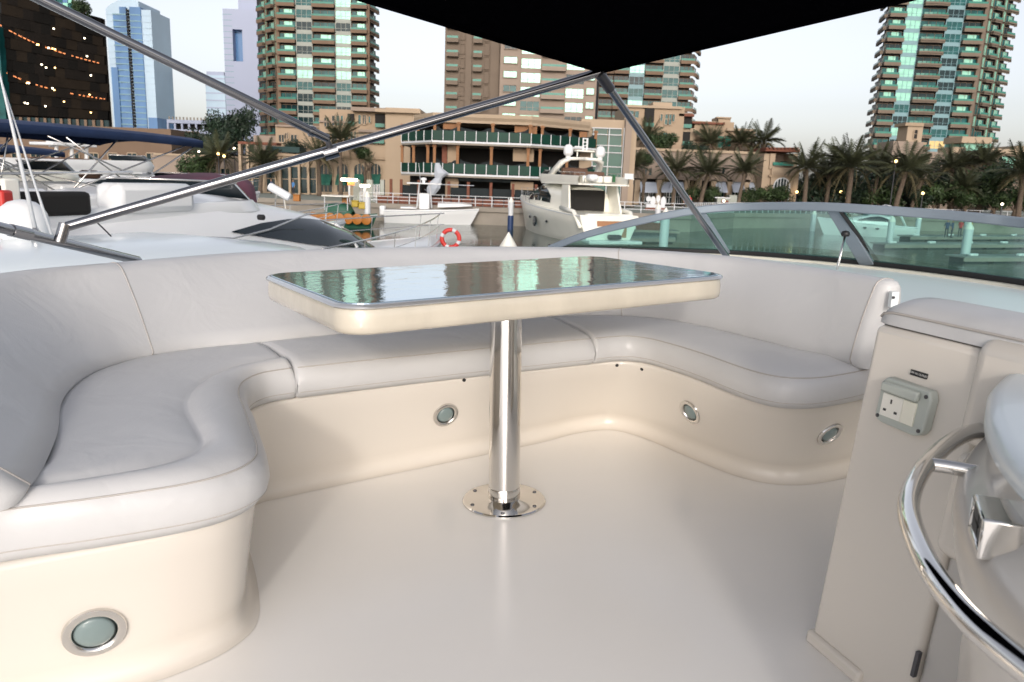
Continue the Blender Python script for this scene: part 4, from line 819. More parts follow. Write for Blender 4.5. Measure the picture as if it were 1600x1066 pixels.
rw(wt, 1428, 203, 1433, 217, 134.9, RECESS, BEIGE2, True, 'arched_opening', 0); rw(wt, 1410, 203, 1414, 217, 134.9, RECESS, BEIGE2, True, 'arched_opening', 0) if False else None
ph = thing('beige_villa', 'beige villa with mint window at the right edge behind dark palm fronds', 'villa', (at(1580, 280, 125).x, 125, QZ))
for a in ((1552, 234, 1640, 330, 125, 10, TAN2), (1588, 229, 1650, 240, 124.5, 10, BEIGE2), (1550, 233, 1600, 240, 124.6, 1, BEIGE2)): rb(ph, 'wall', *a)
rw(ph, 1564, 245, 1586, 262, 124.9, MINT_SKY, TAN2); rw(ph, 1560, 268, 1576, 276, 124.9, MINT_SKY, TAN2); rw(ph, 1596, 245, 1612, 262, 124.9, MINT_SKY, TAN2)
for px, py, Y in ((1400, 252, 132), (270, 237, 105), (340, 241, 104), (345, 238, 104), (366, 232, 104)):
    pass
# ================================================================ PLANTS
def frond_mesh(Lf, droop, m, seed):
    rg = random.Random(seed); mb = MB(); mb.use(m); N = 13; pts = []
    for i in range(N+1):
        s_ = i/N; pts.append(V((Lf*(s_-.18*droop*s_*s_), 0, Lf*(.34*s_*(1-droop*.2)-droop*.62*s_*s_))))
    for i in range(N): 
        w_ = .035*(1-i/N)+.008; a, b_ = pts[i], pts[i+1]
        mb.add([a+V((0, -w_, 0)), a+V((0, w_, 0)), b_+V((0, w_, 0)), b_+V((0, -w_, 0))], [(0, 1, 2, 3)])
        if i < 2: continue
        for sd in (-1, 1):
            for q in (.2, .7):
                p = a.lerp(b_, q); ll = Lf*.25*sin(pi*min(1, (i+q)/N*.86+.14))**.7*(.8+.4*rg.random()); d = V((.62, sd*.72, -.12-.3*rg.random()+.12)).normalized()
                sdv = V((.05, -sd*.03, 0)); tip = p+d*ll+V((0, 0, -.12*ll))
                mb.add([p-sdv, p+sdv, tip], [(0, 1, 2)])
    return mb.mesh('frond', None, weld=False)
FRM = [frond_mesh(3.1, dr, FROND, i) for i, dr in enumerate((.1, .45, .8, 1.1, 1.4))]; FRO = [frond_mesh(2.6, dr, FRONDO, 20+i) for i, dr in enumerate((1.7, 2.1))]
TRK = {}
def palm(px, pyc, Y, label, size=1.0, nf=40, zb=QZ, lean=0.0, group='date palms along the promenade'):
    rr = random.Random(int(px*13)); size *= rr.uniform(.88, 1.14); lean = lean or rr.uniform(-.7, .7); top = at(px, pyc+11, Y); rg = random.Random(int(px*7+pyc)); base = V((top.x+lean, Y, zb)); H = top.z-zb
    p = thing('palm_tree', label, 'palm tree', base, 0, group)
    mb = MB(); pts = [V((-lean*(k/8)**1.5, .1*sin(k*.7), H*k/8)) for k in range(9)]
    mb.tube(pts, [.25*size*(1.25 if k == 0 else 1-.028*k) for k in range(9)], 9)
    for k in range(10):
        a = rg.random()*6.28; zz = H-.15-.5*rg.random(); mb.tube([V((-lean+.16*cos(a), .16*sin(a), zz-.35)), V((-lean+.34*cos(a), .34*sin(a), zz+.1))], .07, 5)
    mb.build('trunk', BARK, p, smooth=True)
    for k in range(nf):
        q = k/nf; a = k*2.4+rg.random()*.5
        me = FRM[min(4, int(q*5))] if q < .82 else rg.choice(FRO)
        f = bpy.data.objects.new('frond', me); COL.objects.link(f); f.parent = p; s_ = size*(.85+.3*rg.random())
        el = (1-q)*.95-.05+rg.uniform(-.12, .12)
        f.matrix_local = M4.Translation((-lean, 0, H)) @ M4.Rotation(a, 4, 'Z') @ M4.Rotation(-el, 4, 'Y') @ M4.Rotation(rg.uniform(-.5, .5), 4, 'X') @ M4.Scale(s_, 4)
    return p
for px, py, Y, lb, s_ in (
    (1164, 258, 99, 'full date palm with white-painted lower trunk left of the arched pavilion', 1.05), (1106, 262, 99, 'date palm in front of the grey awnings, second left of the pavilion', 1.05), (1058, 258, 100, 'date palm partly behind the chrome strut in front of the shop row', 1.1), (988, 252, 92, 'droopy palm hugging the glass stair tower of the restaurant', .9),
    (1193, 212, 108, 'tallest palm standing clear against the sky left of the pavilion', .95), (1157, 214, 110, 'palm leaning over the roof terrace of the beige terraced house', .95), (1110, 214, 111, 'bushy palm in front of the green glazing of the terraced house', 1.1), (1183, 232, 110, 'small palm below the tallest sky-backed palm', .8), (1012, 208, 109, 'palm behind the strut on the upper terrace', 1.0),
    (1260, 254, 97, 'first palm right of the pavilion, fronds against the sky', 1.1), (1296, 262, 101, 'dark palm between the first and the broad palm of the grove', 1.0), (1330, 252, 96, 'broad palm with wide crown in the middle of the grove', 1.25), (1312, 248, 104, 'palm peeping just behind the broad palm of the grove', 1.0), (1373, 252, 99, 'palm left of the wind tower base', 1.1), (1415, 258, 95, 'big palm in front of the wind tower', 1.25), (1440, 268, 100, 'palm right under the wind tower beige wall', 1.1),
    (1487, 252, 106, 'tall palm in front of the beige wall right of the wind tower', 1.05), (1512, 246, 108, 'palm beneath the right apartment tower corner', 1.05), (1540, 244, 107, 'palm beneath the right edge of the right tower', 1.05), (1505, 284, 98, 'short bluish palm low among the bushes', .9), (1598, 262, 94, 'dark arching palm cut by the right picture edge', 1.3),
    (342, 238, 99, 'lit palm in front of the retaining wall', 1.0), (410, 246, 94, 'palm left of the tall arcade columns', 1.0), (532, 208, 92, 'palm rising behind the tube clamp, before the terrace house', 1.0), (498, 236, 92, 'low palm before the arcade just left of the tube clamp', .95)):
    palm(px, py, Y, lb, s_)
palm(577, 243, 92, 'pruned palm with thick bulb-shaped top before the arched windows', .45, 14)
def leafblob(seed, n, m, ls, shape=1.0, core=True):
    rg = random.Random(seed); mb = MB(); mb.use(m)
    lobes = [(V((rg.uniform(-.5, .5), rg.uniform(-.5, .5), rg.uniform(-.35, .55)*shape)), rg.uniform(.38, .62)) for _ in range(9)]
    for _ in range(n):
        c, r = rg.choice(lobes); d = V((rg.gauss(0, 1), rg.gauss(0, 1), rg.gauss(0, 1))).normalized(); p = c+d*r*(rg.random()**.35)
        a = V((rg.gauss(0, 1), rg.gauss(0, 1), rg.gauss(0, 1))).normalized(); b_ = a.cross(d+V((.01, .02, .03))).normalized(); l_ = ls*(.6+.8*rg.random())
        mb.add([p-a*l_, p+b_*l_*.45, p+a*l_, p-b_*l_*.45], [(0, 1, 2, 3)])
    return mb.mesh('crown', None, weld=False)
LB = [leafblob(i, 2600, LEAF, .075) for i in range(3)]; LD = [leafblob(10+i, 2600, LEAFD, .07, 1.1) for i in range(2)]
def bush(px, py, Y, rad, label, dark=False, name='bush', cat='bush', hz=1.0, group=None, zb=QZ):
    c = at(px, py, Y); p = thing(name, label, cat, (c.x, Y, zb), 0, group); rg = random.Random(int(px+py*3))
    f = bpy.data.objects.new('crown', rg.choice(LD if dark else LB)); COL.objects.link(f); f.parent = p
    f.matrix_local = M4.Translation((0, 0, c.z-zb)) @ M4.Rotation(rg.random()*6, 4, 'Z') @ M4.Diagonal((rad, rad, rad*hz, 1))
    H = max(.3, c.z-zb); MB().tube([(0, 0, 0), (.05, 0, H*.5), (0, .05, H*.95)], [rad*.09+.05, rad*.07+.04, .03], 7).build('trunk', BARK, p, smooth=True)
    for k in range(4):
        a = k*1.7; MB().tube([(0, 0, H*.45), (rad*.5*cos(a), rad*.5*sin(a), H*.9)], [.05+rad*.03, .02], 5).build('limb', BARK, p)
for px, py, Y, r_, lb, dk, hz in (
    (351, 207, 122, 3.4, 'dark rounded tree left of the pair by the office block', True, 1.1), (377, 205, 124, 3.2, 'dark tree right of the pair before the tan tower foot', True, 1.3), (324, 232, 110, 3.0, 'green tree spilling over the retaining wall', True, .9), (395, 236, 108, 1.8, 'small tree beside the pergola columns', True, 1.0), (308, 262, 100, 2.8, 'leafy shrub in front of the retaining wall', False, .9), (462, 232, 100, 2.0, 'planter shrub on the terrace house roof', True, .6), (570, 240, 94.5, 1.6, 'green planting on the terrace left of the restaurant', False, .6)): bush(px, py, Y, r_, lb, dk, 'tree', 'tree', hz, zb=QZ)
for px, py, Y, r_, lb, dk, hz in (
    (1088, 306, 101, 1.7, 'round clipped bush before the shop row', False, 1), (1112, 308, 100, 1.6, 'clipped bush behind the white kiosks', False, .9), (1176, 310, 100, 2.0, 'low hedge bush at the pavilion left corner', False, .8), (1220, 309, 100, 2.3, 'low hedge under the arched pavilion window', False, .7), (1285, 303, 103, 3.6, 'dark shrub mass behind the first grove palm', True, 1.2), (1348, 312, 101, 2.2, 'dark low bush under the broad palm', True, 1.0), (1380, 312, 99, 2.6, 'rounded green bush left of the lit post', False, 1.0), (1395, 290, 108, 3.6, 'dark tree filling behind the grove trunks', True, 1.2), (1462, 308, 100, 2.8, 'green bush right of the lit post', False, .9), (1490, 304, 99, 2.8, 'green bush under the short bluish palm', False, .9), (1534, 296, 100, 4.0, 'large round leafy shrub at right', False, .9), (1588, 314, 98, 3.2, 'green shrub at the right picture edge', False, .9), (1470, 282, 112, 3.8, 'dark reddish shrub mass behind the bluish palm', True, .9), (1560, 280, 114, 3.4, 'dark shrub before the beige villa', True, .9), (1330, 290, 112, 4.2, 'dark tree behind the broad palm', True, 1.0), (1255, 306, 108, 3.2, 'dark tree right of the pavilion', True, 1.0), (1008, 252, 100, 1.8, 'green planting on the shop row roof behind the strut', False, .7), (1040, 226, 106, 2.4, 'olive shrub on the beige house terrace', False, .8), (1085, 238, 106, 2.2, 'dark green terrace planting between the palms', True, .7), (1420, 300, 106, 3.2, 'dark shrub behind the big palm', True, 1.0), (1440, 310, 100, 2.0, 'low bush at the foot of the lit post', True, .8), (1510, 312, 97, 2.0, 'low green hedge bush below the large round shrub', False, .7), (1555, 316, 97, 2.0, 'low green hedge bush near the right edge', False, .7)):
    bush(px, py, Y, r_, lb, dk, 'bush', 'bush', hz)
# rooftop plant on the dark mall
bush(126, 14, 152, 2.2, 'scraggly rooftop tree on the dark mall building corner', False, 'tree', 'tree', 1.2, zb=at(126, 30, 152).z-.4)
# ================================================================ BOATS
def superstructure(st, n=8, pw=.55):
    """rows across: st = (x, halfwidth, z_base, z_top)"""
    rows = []
    for x, hw, zb, zt in st:
        row = []
        for k in range(2*n+1):
            a = pi*k/(2*n); c, s_ = cos(a), sin(a)
            row.append(V((x, hw*(abs(c)**pw)*(1 if c > 0 else -1), zb+(zt-zb)*(s_**pw))))
        rows.append(row)
    return rows
def hull_rows(L, B, h0, h1, n=22, chine=.72):
    rows = []
    for i in range(n+1):
        u = i/n; bb = B/2*(1-max(0, (u-.30)/.70)**2.4)*(.94+.06*min(1, u*6)); hd = h0+(h1-h0)*u**1.4
        wl = bb*(chine-.30*u*u); x = L*u; xl = x-L*.085*max(0, (u-.55)/.45)**1.3
        bb = max(.02, bb); wl = max(.012, wl)
        half = [(x, bb, hd), (x-.002, bb+.015, hd-.12), (x-(x-xl)*.35, bb*.985-(bb-wl)*.22, hd*.62), (x-(x-xl)*.8, wl*1.06, hd*.18), (xl, wl, .05), (xl-.1, wl*.8, -.35)]
        rows.append([V(p) for p in half]+[V((p[0], -p[1], p[2])) for p in half[::-1]])
    return rows
def yacht(name, label, cat, p, head, L, B, h0, h1, cab, win, hull_m=None, sup_m=None, group=None, rail=True, ports=(), fly=None, screen=None, chine=.72, zoff=0.0, wmat=None):
    hull_m, sup_m = hull_m or WHITE, sup_m or WHITE
    r = thing(name, label, cat, (p[0], p[1], WZ+zoff), head, group)
    hr = hull_rows(L, B, h0, h1, chine=chine)
    mb = MB().grid(hr); mb.add(hr[0], [tuple(range(12))]); h = mb.build('hull', hull_m, r, smooth=40)
    MB().grid([[q[0]+V((0, 0, -.03)), V((q[0].x, 0, q[0].z+.04)), q[-1]+V((0, 0, -.03))] for q in hr]).build('deck', hull_m, r, smooth=30)
    for s_ in (0, -1): MB().tube([q[s_]+V((0, 0, -.10)) for q in hr], .045, 6).build('rub_rail', STEELW, h)
    for x, z, sx, sz in ports:
        for sd in (1, -1):
            u = x/L; i = min(21, int(u*22)); q = hr[i][2] if sd > 0 else hr[i][-3]
            MB().lathe([(1, -.02), (1, .03), (.86, .05)], (0, 0, 0), 16, M4.Translation((x, q.y+sd*.01, z)) @ M4.Rotation(-sd*pi/2, 4, 'X') @ M4.Diagonal((sx, sz, 1, 1))).build('porthole', TINT, h, smooth=40)
    sr_ = superstructure(cab); c = MB().grid(sr_); c.add(sr_[0], [tuple(range(17))]); cb = c.build('cabin', sup_m, r, smooth=55)
    def cpt(x, f, sd, out=.02):      # a point on the cabin side: height fraction f
        for (xa, wa, ba, ta), (xb, wb, bb, tb_) in zip(cab, cab[1:]):
            if x <= xb or (xb, wb, bb, tb_) == cab[-1]:
                k = (x-xa)/max(1e-6, xb-xa); hw = wa+(wb-wa)*k; zb = ba+(bb-ba)*k; zt = ta+(tb_-ta)*k
                c_ = (1-f**(2/.55))**.5 if f < 1 else 0
                return V((x, sd*(hw*(c_**.55)+out), zb+(zt-zb)*f))
    for w_ in win:
        x0, x1, prof = w_['x0'], w_['x1'], w_['f']; K = 18
        for sd in (1, -1):
            ra, rb_ = [], []
            for k in range(K+1):
                q = k/K; lo, hi = prof(q); x = x0+(x1-x0)*q
                ra.append(cpt(x, lo, sd)); rb_.append(cpt(x, max(hi, lo+.005), sd))
            rws = []
            for m_ in range(7):
                rr_ = []
                for k in range(K+1):
                    q = k/K; lo, hi = prof(q); hi = max(hi, lo+.005); rr_.append(cpt(x0+(x1-x0)*q, lo+(hi-lo)*m_/6, sd))
                rws.append(rr_)
            MB().grid(rws).build('side_window', wmat or TINT, cb, smooth=True)
            for q in w_.get('mull', ()):
                lo, hi = prof(q); x = x0+(x1-x0)*q; MB().tube([cpt(x+.1, lo, sd, .03), cpt(x-.1, hi, sd, .03)], .05, 5).build('window_pillar', sup_m, cb)
    if fly:
        x0, x1, hw, z, hh = fly; pts = []
        for k in range(25):
            a = -pi/2+pi*k/24; pts.append(V((x1-1.2+1.6*max(0, cos(a))**.8 if cos(a) > .02 else x1-1.2, hw*sin(a), z)))
        pts = [V((x0, -hw*.96, z-.1))]+pts+[V((x0, hw*.96, z-.1))]
        MB().grid([[q*1 for q in pts], [V((q.x*1.0+.12, q.y*1.06, q.z+hh*.5)) for q in pts], [V((q.x-.05, q.y*1.03, q.z+hh)) for q in pts], [V((q.x-.15, q.y*.93, q.z+hh)) for q in pts], [V((q.x-.2, q.y*.9, q.z)) for q in pts]]).build('fly_coaming', sup_m, r, smooth=50)
        MB().prism([(x0, -hw), (x1-1, -hw), (x1-.2, 0), (x1-1, hw), (x0, hw)], z-.12, z).build('fly_floor', sup_m, r)
        for sd in (-1, 1): MB().box((x0+(x1-x0)*.35, sd*hw*.55, z+hh*.55), ((x1-x0)*.3, .6, .55)).build('fly_seat', BROWNV if hh > .55 else sup_m, r, bevel=.08)
        if screen:
            top = []; bot = []
            for q in pts[4:-4]: bot.append(V((q.x, q.y*.99, q.z+hh-.02))); top.append(V((q.x-screen*.9, q.y*.9, q.z+hh+screen)))
            MB().grid([bot, top]).build('wind_screen', TINT, r, smooth=True)
            MB().tube(top, .022, 6).build('screen_rail', CHROME, r, smooth=True)
    if rail:
        for sd in (0, -1):
            top = [hr[i][sd]+V((0, (-.08 if sd == 0 else .08), .72)) for i in range(int(rail*22), 23)]
            MB().tube(top, .020, 6).build('bow_rail', CHROME, r, smooth=True)
            MB().tube([q+V((0, 0, -.36)) for q in top], .012, 6).build('bow_rail', CHROME, r, smooth=True)
            for q in top[::2]: MB().tube([q, q+V((-.12, 0, -.74))], .014, 6).build('stanchion', CHROME, r)
    return r, hr
def bimini_on(r, x0, x1, hw, z, m, base_z, tilt=0.0, name='bimini', legs=((.15, .5), (.5, .5), (.85, .5)), valance=.20):
    rows = []
    for i in range(9):
        u = i/8; x = x0+(x1-x0)*u
        rows.append([V((x, hw*sin(a), z+tilt*u+.24*cos(a)-.10*abs(2*u-1)**2)) for a in [(-1+2*k/12)*1.25 for k in range(13)]])
    edge = [r_[0] for r_ in rows]; mb = MB().grid(rows)
    mb.grid([[r_[0] for r_ in rows], [r_[0]+V((0, 0, -valance)) for r_ in rows]]); mb.grid([[r_[-1] for r_ in rows], [r_[-1]+V((0, 0, -valance)) for r_ in rows]])
    mb.grid([rows[0], [p+V((0, 0, -valance)) for p in rows[0]]]); mb.grid([rows[-1], [p+V((0, 0, -valance)) for p in rows[-1]]])
    b_ = mb.build(name+'_canvas', m, r, smooth=60); s_ = b_.modifiers.new('cloth', 'SOLIDIFY'); s_.thickness = .02
    for sd in (-1, 1):
        for u, v_ in legs:
            MB().tube([V((x0+(x1-x0)*u, sd*hw*.92, z+tilt*u-.15)), V((x0+(x1-x0)*v_, sd*hw*.95, base_z))], .022, 7).build('bimini_tube', CHROME, r, smooth=True)
        MB().tube([V((x0+(x1-x0)*.02, sd*hw*.92, z-.2)), V((x0+(x1-x0)*.62, sd*hw*.95, base_z+.1))], .018, 7).build('bimini_tube', CHROME, r, smooth=True)
def dome_on(r, p, rad, h, m=None, name='radome'):
    d = MB().lathe([(rad*.8, 0), (rad*.86, h*.08), (rad, h*.14), (rad*1.02, h*.3), (rad, h*.52), (rad*.93, h*.68), (rad*.78, h*.83), (rad*.52, h*.94), (rad*.2, h*.99), (.01, h)], p, 28).build(name, m or WHITE, r, smooth=60)
    MB().lathe([(rad*.5, -.25), (rad*.55, .0)], p, 16).build('radome_base', WHITE, d)
    return d
lens = lambda lo, hi, a=.0: (lambda q: (lo+(hi-lo)*.10*(1-q)+a*q, lo+(hi-lo)*(max(0.02, sin(pi*min(1, q*1.0))**.55))))
# --- the two nearest boats to the left
def hd(dx, dy): return atan2(dy, dx)
HB = hd(.34, .94)
# nearest: low white hardtop with radome and whip aerial
nb, hr = yacht('motor_yacht', 'nearest white motor boat with smooth hardtop, radome and whip aerial just beyond the sofa', 'motor yacht', (-7.1, 3.6), hd(.52, .854), 12.5, 4.2, 1.6, 2.0,
    [(3.3, 1.35, 1.6, 3.50), (3.6, 1.6, 1.6, 3.60), (4.5, 1.75, 1.62, 3.68), (6.2, 1.75, 1.66, 3.70), (7.4, 1.6, 1.70, 3.56), (8.6, 1.3, 1.78, 3.15), (9.6, .9, 1.86, 2.5), (10.2, .6, 1.9, 2.0)],
    [dict(x0=3.8, x1=9.0, f=lambda q: (.32, .32+.36*sin(pi*q)**.6))], WHITEB, WHITEB, rail=False)
dm_ = dome_on(nb, (4.95, .9, 3.60), .25, .46)
MB().lathe([(.05, 0), (.045, .12), (.02, .16)], (4.7, .17, 3.66), 10).build('aerial_foot', CHROME, nb, smooth=True)
MB().tube([(4.7, .17, 3.8), (4.64, .28, 4.7), (4.58, .40, 5.55)], [.022, .016, .006], 7).build('whip_aerial', STEELW, nb, smooth=True)
MB().tube([(4.85, .10, 3.6), (4.72, .26, 4.5), (4.6, .40, 5.35)], [.016, .010, .004], 6).build('whip_aerial', STEELW, nb, smooth=True)
MB().tube([(5.2, -.3, 3.74), (5.0, -.3, 3.95)], .008, 5).build('stub_aerial', BLACK, nb)
ZHI = ((0, 3.43), (.16, 3.53), (.33, 3.56), (.46, 3.55), (.63, 3.46), (.81, 3.22), (1, 2.78)); ZLO = ((0, 3.42), (.41, 3.06), (.7, 2.88), (1, 2.76))
def wf(q, tab):
    x = 8.2+5.55*q; z = next(z0+(z1-z0)*(q-q0)/(q1-q0) for (q0, z0), (q1, z1) in zip(tab, tab[1:]) if q <= q1+1e-6)
    T = ((8.2, 2.16, 4.08), (9.4, 2.18, 3.98), (10.4, 2.2, 3.84), (11.4, 2.24, 3.68), (12.65, 2.3, 3.38), (13.9, 2.36, 2.86))
    zb, zt = next((b0+(b1-b0)*(x-x0)/(x1-x0), t0+(t1-t0)*(x-x0)/(x1-x0)) for (x0, b0, t0), (x1, b1, t1) in zip(T, T[1:]) if x <= x1+1e-6)
    return min(.93, (z-zb)/(zt-zb))
# second: big flybridge yacht with lens-shaped side window and a lifebuoy on its bow rail
b2, hr2 = yacht('motor_yacht', 'white flybridge yacht with long lens-shaped side window and lifebuoy on its bow rail', 'motor yacht', (-9.6, 6.0), HB, 21.0, 5.2, 2.1, 2.55,
    [(2.0, 2.3, 2.1, 3.6), (5.5, 2.35, 2.12, 3.85), (8.2, 2.3, 2.16, 4.08), (9.4, 2.28, 2.18, 3.98), (10.4, 2.24, 2.2, 3.84), (11.4, 2.2, 2.24, 3.68), (12.65, 2.05, 2.3, 3.38), (13.9, 1.8, 2.36, 2.86), (14.8, 1.4, 2.42, 2.5)],
    [dict(x0=8.2, x1=13.75, f=lambda q: (wf(q, ZLO), wf(q, ZHI)), mull=(.72,))], WHITE, WHITE, rail=.52, ports=((6, 1.3, .3, .16), (9, 1.35, .3, .16)),
    fly=(4.6, 9.8, 1.8, 3.55, .36), screen=.30)
MB().tube([(6.5, -2.36, 3.46), (8.0, -2.37, 3.34), (9.0, -2.33, 3.44), (10.2, -2.26, 3.66), (11.0, -2.18, 3.66)], .016, 6).build('hand_rail', CHROME, b2, smooth=True)
MB().box((5.2, -1.75, 3.92), (1.1, .25, .32)).build('cockpit_shade_box', RECESS, b2, bevel=.06); MB().box((4.5, -1.85, 4.0), (.22, .3, .5)).build('beige_pillar', CREAMB, b2, bevel=.03)  # near-black box standing in for the shaded flybridge cockpit, beside a pillar
MB().box((6.9, -1.7, 3.98), (1.5, .5, .44)).build('moulded_block', WHITE, b2, bevel=.1); MB().lathe([(.05, 0), (.05, .1), (.02, .12)], (8.7, -2.33, 3.66), 10, M4.Rotation(pi/2, 4, 'X')).build('deck_fitting', BLACK, b2)
MB().tube([(3.2, -1.9, 3.75), (4.4, -1.95, 4.3), (6.4, -1.95, 4.36)], .02, 6).build('guard_rail', CHROME, b2, smooth=True)
lr = thing('life_ring', 'red and white life ring hanging on the bow rail of the second yacht', 'life ring', (0, 0, 0)); q = at(704, 373, 24.5); lr.location = q
Rm, rm = .275, .068
for k in range(8):
    a0, a1 = k*pi/4, (k+1)*pi/4; wht = k % 2 == 1
    seg = [V((Rm*cos(a), 0, Rm*sin(a))) for a in [a0+(.62 if not wht else .18)*0+(a1-a0)*j/6 for j in range(7)]]
    if wht: seg = [V((Rm*cos(a), 0, Rm*sin(a))) for a in [a0+(a1-a0)*(.25+.5*j/4) for j in range(5)]]
    MB().tube(seg, rm*(1.03 if wht else 1), 12).build('white_band' if wht else 'ring_body', STEELW if wht else RED, lr, smooth=60)
for k in range(1, 8, 2):
    for s_ in (0, 1):
        a0 = k*pi/4+(0 if s_ == 0 else .75)*pi/4; MB().tube([V((Rm*cos(a), 0, Rm*sin(a))) for a in [a0+pi/4*.25*j/2 for j in range(3)]], rm, 12).build('ring_body', RED, lr, smooth=60)
# --- moored row beyond: blue bimini yacht, burgundy cover yacht, cream cruiser
b3, _ = yacht('motor_yacht', 'white yacht under a long navy bimini with burgundy deck cover', 'motor yacht', (-14.4, 17.4), hd(.42, .91), 17, 4.8, 2.0, 2.5,
    [(1.5, 2.0, 2.0, 3.3), (6.5, 2.1, 2.0, 3.55), (9.0, 2.0, 2.1, 3.5), (11, 1.7, 2.2, 3.2), (13.5, 1.0, 2.3, 2.6)], [dict(x0=3, x1=12, f=lambda q: (.36, .36+.36*sin(pi*q)**.5))], WHITE, WHITE, rail=.5, fly=(2, 9.6, 1.85, 3.4, .45), screen=.4)
bimini_on(b3, -2.0, 7.4, 2.35, 5.2, NAVY, 3.8, .05, legs=((.08, .32), (.25, .5), (.40, .36), (.55, .75), (.70, .55), (.95, .55), (.5, .85), (.98, .72)))
MB().grid(superstructure([(7.6, 1.7, 3.3, 4.05), (8.6, 1.75, 3.3, 4.2), (9.8, 1.6, 3.3, 4.3), (10.6, 1.2, 3.2, 4.2), (11.2, .7, 2.8, 3.3)])).build('burgundy_cover', BURG, b3, smooth=True)
b4, _ = yacht('motor_yacht', 'white yacht with tinted cockpit glass behind the navy bimini', 'motor yacht', (-24.5, 27), hd(.42, .91), 18, 4.8, 2.1, 2.8,
    [(1.5, 2.0, 2.1, 3.5), (6.5, 2.1, 2.1, 3.8), (9.5, 2.0, 2.2, 3.6), (12, 1.6, 2.3, 3.3), (14, 1.0, 2.4, 2.7)], [dict(x0=3, x1=12, f=lambda q: (.36, .36+.36*sin(pi*q)**.5))], CREAMB, CREAMB, rail=.5, fly=(2, 9, 1.85, 3.6, .5), screen=.4)
bimini_on(b4, 2.0, 8, 2.2, 4.9, NAVY, 4.0, .0)
b6, _ = yacht('motor_yacht', 'tall white yacht with radar mast and raked white wing behind the bimini tubes', 'motor yacht', (-26.7, 37.9), hd(.5, .86), 18, 5, 2.2, 3.0,
    [(1.5, 2.1, 2.2, 3.9), (6.5, 2.2, 2.2, 4.3), (9.5, 2.0, 2.3, 4.1), (13, 1.4, 2.5, 3.2)], [dict(x0=3, x1=12, f=lambda q: (.36, .36+.4*sin(pi*q)**.5))], WHITE, WHITE, rail=.5, fly=(2, 9, 1.9, 4.1, .6), screen=.3)
for x_ in (4.0, 4.8, 5.6): MB().tube([(x_, -.6, 4.3), (x_+.1, -.6, 5.4)], .09, 6).build('mast_post', WHITE, b6)
MB().box((4.8, 0, 5.4), (2.4, 2.2, .16)).build('mast_platform', WHITE, b6, bevel=.05); dome_on(b6, (4.4, .4, 5.5), .3, .5)
fd = thing('boat_fender', 'brown cylindrical fender lying on the deck edge below the navy bimini', 'fender', at(140, 273, 24)); fm = M4.Rotation(pi/2, 4, 'Y')
MB().lathe([(.03, -.32), (.10, -.29), (.13, -.22), (.13, .22), (.10, .29), (.03, .32)], (0, 0, 0), 16, fm).build('body', BROWNV, fd, smooth=60); MB().lathe([(.02, .30), (.025, .38), (.015, .40)], (0, 0, 0), 8, fm).build('eyelet', BLACK, fd)
tb0 = thing('fuel_can', 'red container on the deck at the left picture edge beside the radome', 'can', at(2, 342, 9)); MB().box((0, 0, .12), (.22, .2, .42)).build('body', RED, tb0, bevel=.03); MB().lathe([(.03, .33), (.03, .38)], (0, 0, 0), 10).build('cap', BLACK, tb0)
# --- white centre-console boat with T-top
b8, _ = yacht('fishing_boat', 'white open fishing boat with T-top moored before the restaurant', 'fishing boat', (at(602, 340, 74).x, 74), 0.06, 8.9, 2.6, 1.2, 1.55, [(1.5, .9, 1.4, 1.55), (2.4, .9, 1.4, 1.6), (3, .8, 1.4, 1.5)], [], WHITE, WHITE, rail=False)
MB().box((3.7, 0, 2.1), (1.0, 1.0, 1.5)).build('centre_console', WHITE, b8, bevel=.12); MB().add([(3.4, -.5, 2.85), (3.4, .5, 2.85), (4.2, .5, 2.8), (4.2, -.5, 2.8), (3.5, -.45, 3.4), (3.5, .45, 3.4)], [(3, 2, 5, 4)]).build('console_screen', TINT, b8)
MB().box((3.7, 0, 3.75), (3.2, 2.0, .12)).build('t_top', WHITE, b8, bevel=.04); MB().box((5.6, 0, 3.72), (5.5, 1.7, .05)).build('shade_cloth', mat('grey_sheet', (.42, .45, .5), .7), b8)
for x_, y_ in ((3.0, .6), (3.0, -.6), (4.4, .6), (4.4, -.6)): MB().tube([(x_, y_, 1.5), (x_+(.2 if x_ < 4 else -.2), y_*.9, 3.7)], .04, 6).build('t_top_leg', STEELW, b8)
dome_on(b8, (3.6, 0, 4.05), .28, .26); MB().tube([(3.3, .3, 3.8), (3.1, .3, 5.6)], .02, 5).build('aerial', STEELW, b8)
for y_ in (-.35, .35): MB().box((-.25, y_, 1.1), (.5, .4, .9)).build('outboard_motor', WHITE, b8, bevel=.1)
for y_ in (0,): MB().grid(superstructure([(5.0, .9, 1.6, 2.0), (7.0, .7, 1.7, 2.05), (8.2, .25, 1.8, 1.95)])).build('fore_cushion', WHITE, b8, smooth=True)
# --- cream flybridge yacht, seen over its stern quarter
az, hra = yacht('flybridge_yacht', 'cream flybridge yacht stern-on before the restaurant, two white radomes on its arch', 'flybridge yacht', (6.7, 56), R(110), 18.5, 4.9, 2.15, 3.05,
    [(4.0, 1.9, 2.1, 4.05), (7.0, 1.95, 2.2, 4.35), (9.5, 1.85, 2.3, 4.4), (11.5, 1.6, 2.45, 3.9), (13.5, 1.2, 2.6, 3.2), (15, .7, 2.75, 2.85)],
    [dict(x0=6.6, x1=13.2, f=lambda q: (.26, .26+.58*sin(pi*(.08+.92*q))**.6), mull=(.3, .6))], CREAMB, CREAMB, rail=.6, ports=((9.2, 1.15, .42, .42), (11, 1.4, .2, .12), (6.5, 1.3, .2, .1)), fly=(1.2, 9.4, 2.05, 4.35, .62), screen=.3)
MB().b2((-1.3, -2.1, .15), (.1, 2.1, .42)).build('swim_platform', WHITE, az, bevel=.08)
